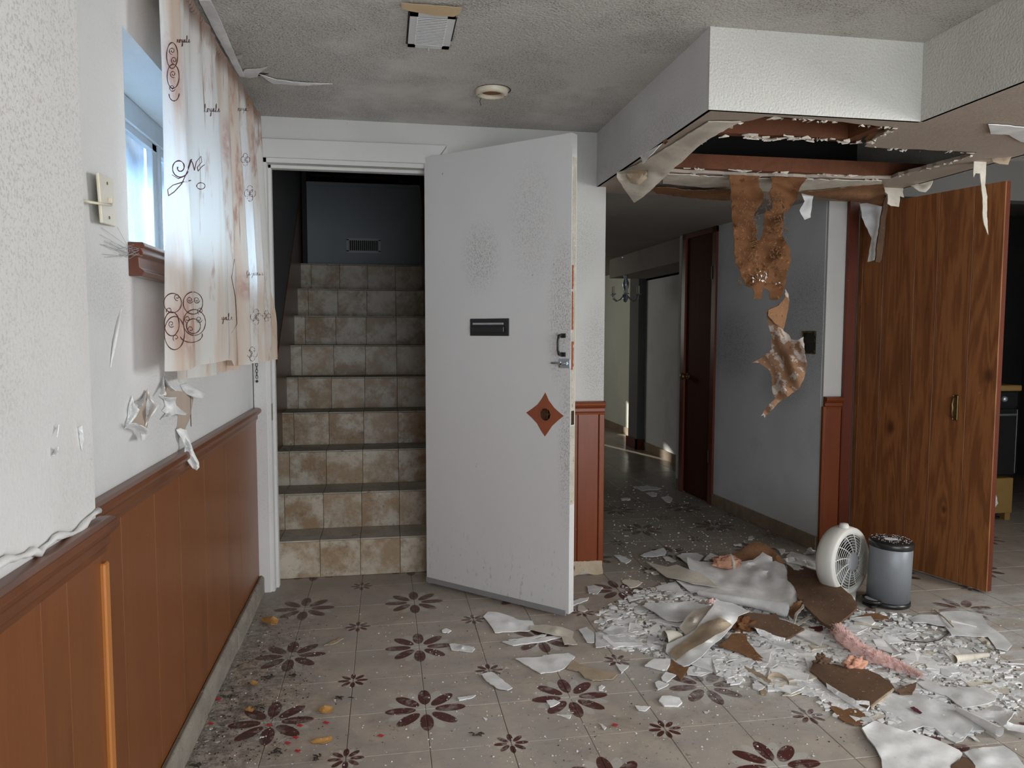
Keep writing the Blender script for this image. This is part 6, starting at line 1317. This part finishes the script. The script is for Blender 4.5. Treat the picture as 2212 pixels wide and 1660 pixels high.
fl('paint_sheet', F_, 'large flat grey flake farthest down the hall floor', [(1367, 1052), (1400, 1050), (1430, 1055), (1420, 1059), (1385, 1060)], 'plaster2')
fl('paint_flake', F_, 'grey wing flake by the end of the wooden stub wall', [(1326, 1200), (1338, 1199), (1364, 1210), (1352, 1218), (1340, 1213)], 'plaster2')
fl('paint_flake', F_, 'pale flake left of the door edge near the stub wall base', [(1268, 1267), (1285, 1265), (1303, 1270), (1290, 1284), (1272, 1282)], 'plaster2')
fl('paint_flake', F_, 'long white flake touching the white door bottom corner', [(1236, 1300), (1255, 1293), (1272, 1291), (1268, 1298), (1237, 1309)], 'plaster')
fl('paint_flake', F_, 'cream chip in front of the stub wall beside the long white flake', [(1248, 1310), (1258, 1308), (1270, 1318), (1262, 1322), (1248, 1319)], 'cream')
fl('paint_flake', F_, 'small pale folded flakes at the left margin of the heap', [(1343, 1256), (1352, 1252), (1372, 1254), (1388, 1258), (1375, 1268), (1360, 1270)], 'cream')
# front left litter
LF = 'leaf'
fl('dry_leaf', LF, 'curled orange dry leaf nearest the stairs', [(562, 1337, .01), (570, 1334, .012), (590, 1332, .03), (602, 1338, .015), (598, 1350, .012), (585, 1349, .02), (570, 1345, .006)], 'leaf', thick=.001, amp=.8, step=5)
fl('dry_leaf', LF, 'small bright orange leaf beside the skirting', [(538, 1474, .004), (546, 1470, .012), (558, 1473, .006), (552, 1480, .004), (543, 1479, .004)], 'leaf', thick=.001)
fl('dry_leaf', LF, 'curled tan leaf at the right of the front left flower', [(685, 1533, .004), (700, 1525, .02), (718, 1526, .012), (720, 1535, .01), (710, 1541, .004), (693, 1540, .006)], 'leaf', thick=.001)
fl('dry_leaf', LF, 'pale dry leaf over the upper left petal of the front left flower', [(527, 1533, .004), (538, 1527, .012), (553, 1529, .008), (545, 1538, .004), (535, 1536, .006)], 'leaf', thick=.001)
fl('dry_leaf', LF, 'broad crumbled brown leaf below the front left flower', [(668, 1603), (685, 1596, .01), (716, 1590, .008), (718, 1600), (700, 1607), (680, 1606)], 'leaf', thick=.001)
fl('bark_scrap', 'scrap', 'thin beige splinter between the left and middle flowers', [(700, 1395), (720, 1385), (740, 1377), (742, 1380), (722, 1391)], 'tan', thick=.002)
for i, (x, y, lb) in enumerate([(471, 1511, 'red petal scrap against the skirting'), (455, 1564, 'red petal scrap lowest along the skirting'), (581, 1567, 'red petal scrap at the centre of the front left flower'), (638, 1594, 'red petal scrap on the right lower petal'), (621, 1606, 'tall red petal scrap below the front left flower'),
                                (642, 1623, 'red petal scrap farthest front near the leaf'), (704, 1562, 'red petal scrap right of the front left flower'), (647, 1568, 'red petal scrap beside the right petal'), (822, 1590, 'tiny red scrap below the middle flower'), (1328, 1567, 'tiny red sliver right of the front centre flower')]):
    s_ = 8; fl('red_petal', 'petal', lb, [(x-s_, y, .003), (x-2, y-4, .008), (x+s_, y-1, .006), (x+3, y+3, .003)], 'leafred', thick=.001, step=5, amp=.6, seed=i)
tr_ = random.Random(8)
for i, (x, y, lb) in enumerate([(580, 1465, 'dark twig behind the small bright leaf'), (632, 1462, 'dark mossy crumb right of the small bright leaf'), (497, 1505, 'dark crumb beside the upper red petal'), (560, 1530, 'dark mossy twig on the upper left petal'), (680, 1640, 'curved brown twig near the front edge'),
                                (600, 1625, 'long thin twig below the front left flower'), (738, 1510, 'dark crumb between the leaf and the small flower'), (1035, 1588, 'curled dark twig beside the front centre small flower'), (430, 1655, 'dark crumb at the front skirting end')]):
    c = on_z(x, y, .004); m = MB()
    a0 = tr_.uniform(-.5, .5)
    for k in range(9):
        a = a0+tr_.gauss(0, .7); L = tr_.uniform(.003, .011); d = Vector((cos(a), sin(a), 0)); o_ = Vector((tr_.gauss(0, .011), tr_.gauss(0, .006), tr_.uniform(0, .004)))
        m.tube([c+o_-d*L, c+o_+Vector((0, tr_.uniform(-.003, .003), .002)), c+o_+d*L], [.001, tr_.uniform(.0015, .0035), .001], 5)
    tag(m.build('twig', 'twig'), lb, 'twig')

# scattered individual chips
heap = [(1290, 1320), (1370, 1280), (1480, 1245), (1620, 1250), (1720, 1290), (1860, 1320), (1960, 1330), (2100, 1400), (2200, 1440), (2212, 1530), (2100, 1600), (1880, 1580), (1800, 1545), (1740, 1505), (1620, 1470), (1500, 1450), (1400, 1415), (1300, 1400)]
regs = [('chips in the rubble between the curled sheet and the slab', 'small white plaster chip in the rubble between curled sheet and dusty slab', [(1500, 1420), (1640, 1400), (1740, 1380), (1760, 1440), (1720, 1500), (1600, 1480), (1500, 1460)], 56, (.02, .11)),
        ('chips left of the curled sheet', 'small white plaster chip in the rubble left of the curled sheet', [(1290, 1340), (1380, 1275), (1470, 1250), (1500, 1300), (1440, 1350), (1420, 1400), (1330, 1400)], 52, (.015, .095)),
        ('chips in front of the big brown board', 'small plaster chip in the rubble in front of the big brown board', [(1700, 1360), (1850, 1330), (1900, 1370), (1860, 1400), (1760, 1430), (1720, 1400)], 34, (.02, .10)),
        ('chips right of the glass wool', 'small plaster chip among the dust right of the pink wool strip', [(1900, 1350), (1960, 1350), (2110, 1420), (2180, 1500), (2000, 1470), (1900, 1400)], 34, (.02, .11)),
        ('chips at the lower right', 'small plaster chip between the sheets at the lower right', [(1900, 1500), (2050, 1460), (2200, 1500), (2212, 1640), (2080, 1620), (1880, 1560)], 18, (.01, .05)),
        ('chips on the tiles before the door', 'tiny white plaster chip on bare tiles between white door and front edge', [(960, 1350), (1100, 1400), (1290, 1400), (1500, 1480), (1700, 1510), (1620, 1600), (1300, 1600), (1000, 1560), (930, 1450)], 36, (.004, .016)),
        ('chips by the skirting', 'tiny white chip on the tiles along the left skirting', [(540, 1320), (600, 1360), (620, 1480), (560, 1640), (420, 1655), (500, 1480)], 26, (.003, .012)),
        ('chips on the hall floor', 'tiny plaster chip on the dark tiles of the hall', [(1310, 1040), (1440, 1030), (1560, 1110), (1700, 1190), (1600, 1190), (1450, 1190), (1320, 1250)], 28, (.004, .022)),
        ('chips beside the hall skirting corner', 'small plaster chip beside the hall skirting corner and wooden panel', [(1690, 1190), (1760, 1200), (1800, 1230), (1790, 1240), (1700, 1205)], 12, (.02, .04))]
cr = random.Random(77); protos = []
def proto(mat, s, seed):
    r_ = random.Random(seed); n = r_.randint(4, 7); m = MB(); a0 = sorted(r_.uniform(0, 2*pi) for _ in range(n)); t = .035+.05*r_.random()
    top = [(cos(a)*r_.uniform(.6, 1), sin(a)*r_.uniform(.35, .8), t+r_.uniform(-.01, .10)) for a in a0]
    m.add(top+[(x, y, z-t) for x, y, z in top]+[(0, 0, t+.02), (0, 0, .0)], [(i, (i+1) % n, 2*n) for i in range(n)]+[(n+(i+1) % n, n+i, 2*n+1) for i in range(n)]+[(i, n+i, n+(i+1) % n, (i+1) % n) for i in range(n)])
    lo = min(v[2] for v in m.v); m.v = [(x, y, z-lo) for x, y, z in m.v]
    me = bpy.data.meshes.new('plaster_chip'); me.from_pydata([tuple(v) for v in m.v], [], m.f); me.materials.append(MT[mat]); return me, {'plaster': 'white', 'plaster2': 'grey', 'cream': 'cream'}[mat]+' '+{4: 'four cornered', 5: 'five sided', 6: 'six sided', 7: 'roundish'}[n]
for i in range(26): protos.append(proto(['plaster', 'plaster', 'plaster2', 'cream', 'plaster'][i % 5], 1, i))
def rpoint(poly, r_):
    xs = [p[0] for p in poly]; ys = [p[1] for p in poly]
    while True:
        p = (r_.uniform(min(xs), max(xs)), r_.uniform(min(ys), max(ys)))
        if inside(p, poly): return p
for grp, lb, poly, cnt, (s0, s1) in regs:
    for k in range(cnt):
        x, y = rpoint(poly, cr); p = on_z(x, y, 0.0008)
        pr_ = cr.choice(protos); o = bpy.data.objects.new('plaster_chip', pr_[0]); C.objects.link(o)
        s_ = s0+(s1-s0)*cr.random()**1.2; o.scale = (s_, s_, s_*cr.uniform(.5, 1.0)); o.location = p; o.rotation_euler = (0, 0, cr.uniform(0, 6.3))
        sw = 'tiny' if s_ < .008 else 'small' if s_ < .025 else 'medium' if s_ < .05 else 'large' if s_ < .08 else 'big'
        tag(o, sw+' '+pr_[1]+' chip '+lb.split('chip ', 1)[1], 'plaster chip', grp)
# uncountable grit
def grit(name, label, poly_list, mat, seed):
    r_ = random.Random(seed); m = MB()
    for poly, cnt, s0, s1 in poly_list:
        for k in range(cnt):
            x, y = rpoint(poly, r_); c = on_z(x, y, 0)
            s_ = s0+(s1-s0)*r_.random()**3; a = r_.uniform(0, 6.3); z = min(.004, s_*r_.uniform(.08, .4))+.0008; n = r_.choice((3, 4, 5))
            t = [(c.x+s_*cos(a+j*6.283/n)*r_.uniform(.6, 1.2), c.y+s_*sin(a+j*6.283/n)*r_.uniform(.5, 1.1), z+r_.uniform(0, .15)*s_) for j in range(n)]
            b = [(q[0], q[1], 0.0004) for q in t]
            m.add(t+b, [tuple(range(n))]+[(j, n+j, n+(j+1) % n, (j+1) % n) for j in range(n)])
    me = bpy.data.meshes.new(name); me.from_pydata(m.v, [], m.f); me.materials.append(MT[mat])
    o = bpy.data.objects.new(name, me); C.objects.link(o); return tag(o, label, 'rubble', None, 'stuff')
fr1 = [(470, 1440), (560, 1320), (1300, 1300), (2212, 1320), (2212, 1655), (400, 1655)]
hallp = [(1310, 1040), (1440, 1030), (1760, 1200), (1340, 1290)]
grit('plaster_rubble', 'loose white plaster crumbs and shards spread through the heap', [(heap, 3600, .001, .022), (fr1, 1600, .0008, .004), (hallp, 700, .001, .007),
     ([(1290, 1340), (1380, 1275), (1500, 1250), (1560, 1300), (1480, 1360), (1400, 1410), (1300, 1400)], 900, .001, .022), ([(1480, 1420), (1640, 1400), (1860, 1340), (1900, 1400), (1760, 1500), (1600, 1490)], 1300, .001, .026)], 'plaster', 1)
grit('grey_rubble', 'loose grey plaster crumbs mixed through the heap', [(heap, 2400, .001, .026), (hallp, 500, .001, .006), ([(1880, 1340), (2120, 1360), (2200, 1450), (2000, 1480)], 500, .001, .02)], 'plaster2', 2)
grit('brown_grit', 'dark grit and dirt crumbs on the tiles', [(heap, 1800, .001, .006), ([(540, 1310), (640, 1340), (680, 1480), (620, 1640), (400, 1655), (500, 1480)], 900, .0008, .004), (fr1, 700, .0008, .003), (hallp, 500, .001, .004)], 'twig', 3)
sk = [(556, 1280), (570, 1282), (500, 1460), (420, 1655), (400, 1655), (470, 1480)]
grit('skirting_dirt', 'dirt and flakes gathered along the left skirting', [(sk, 900, .001, .005)], 'skirt', 4)
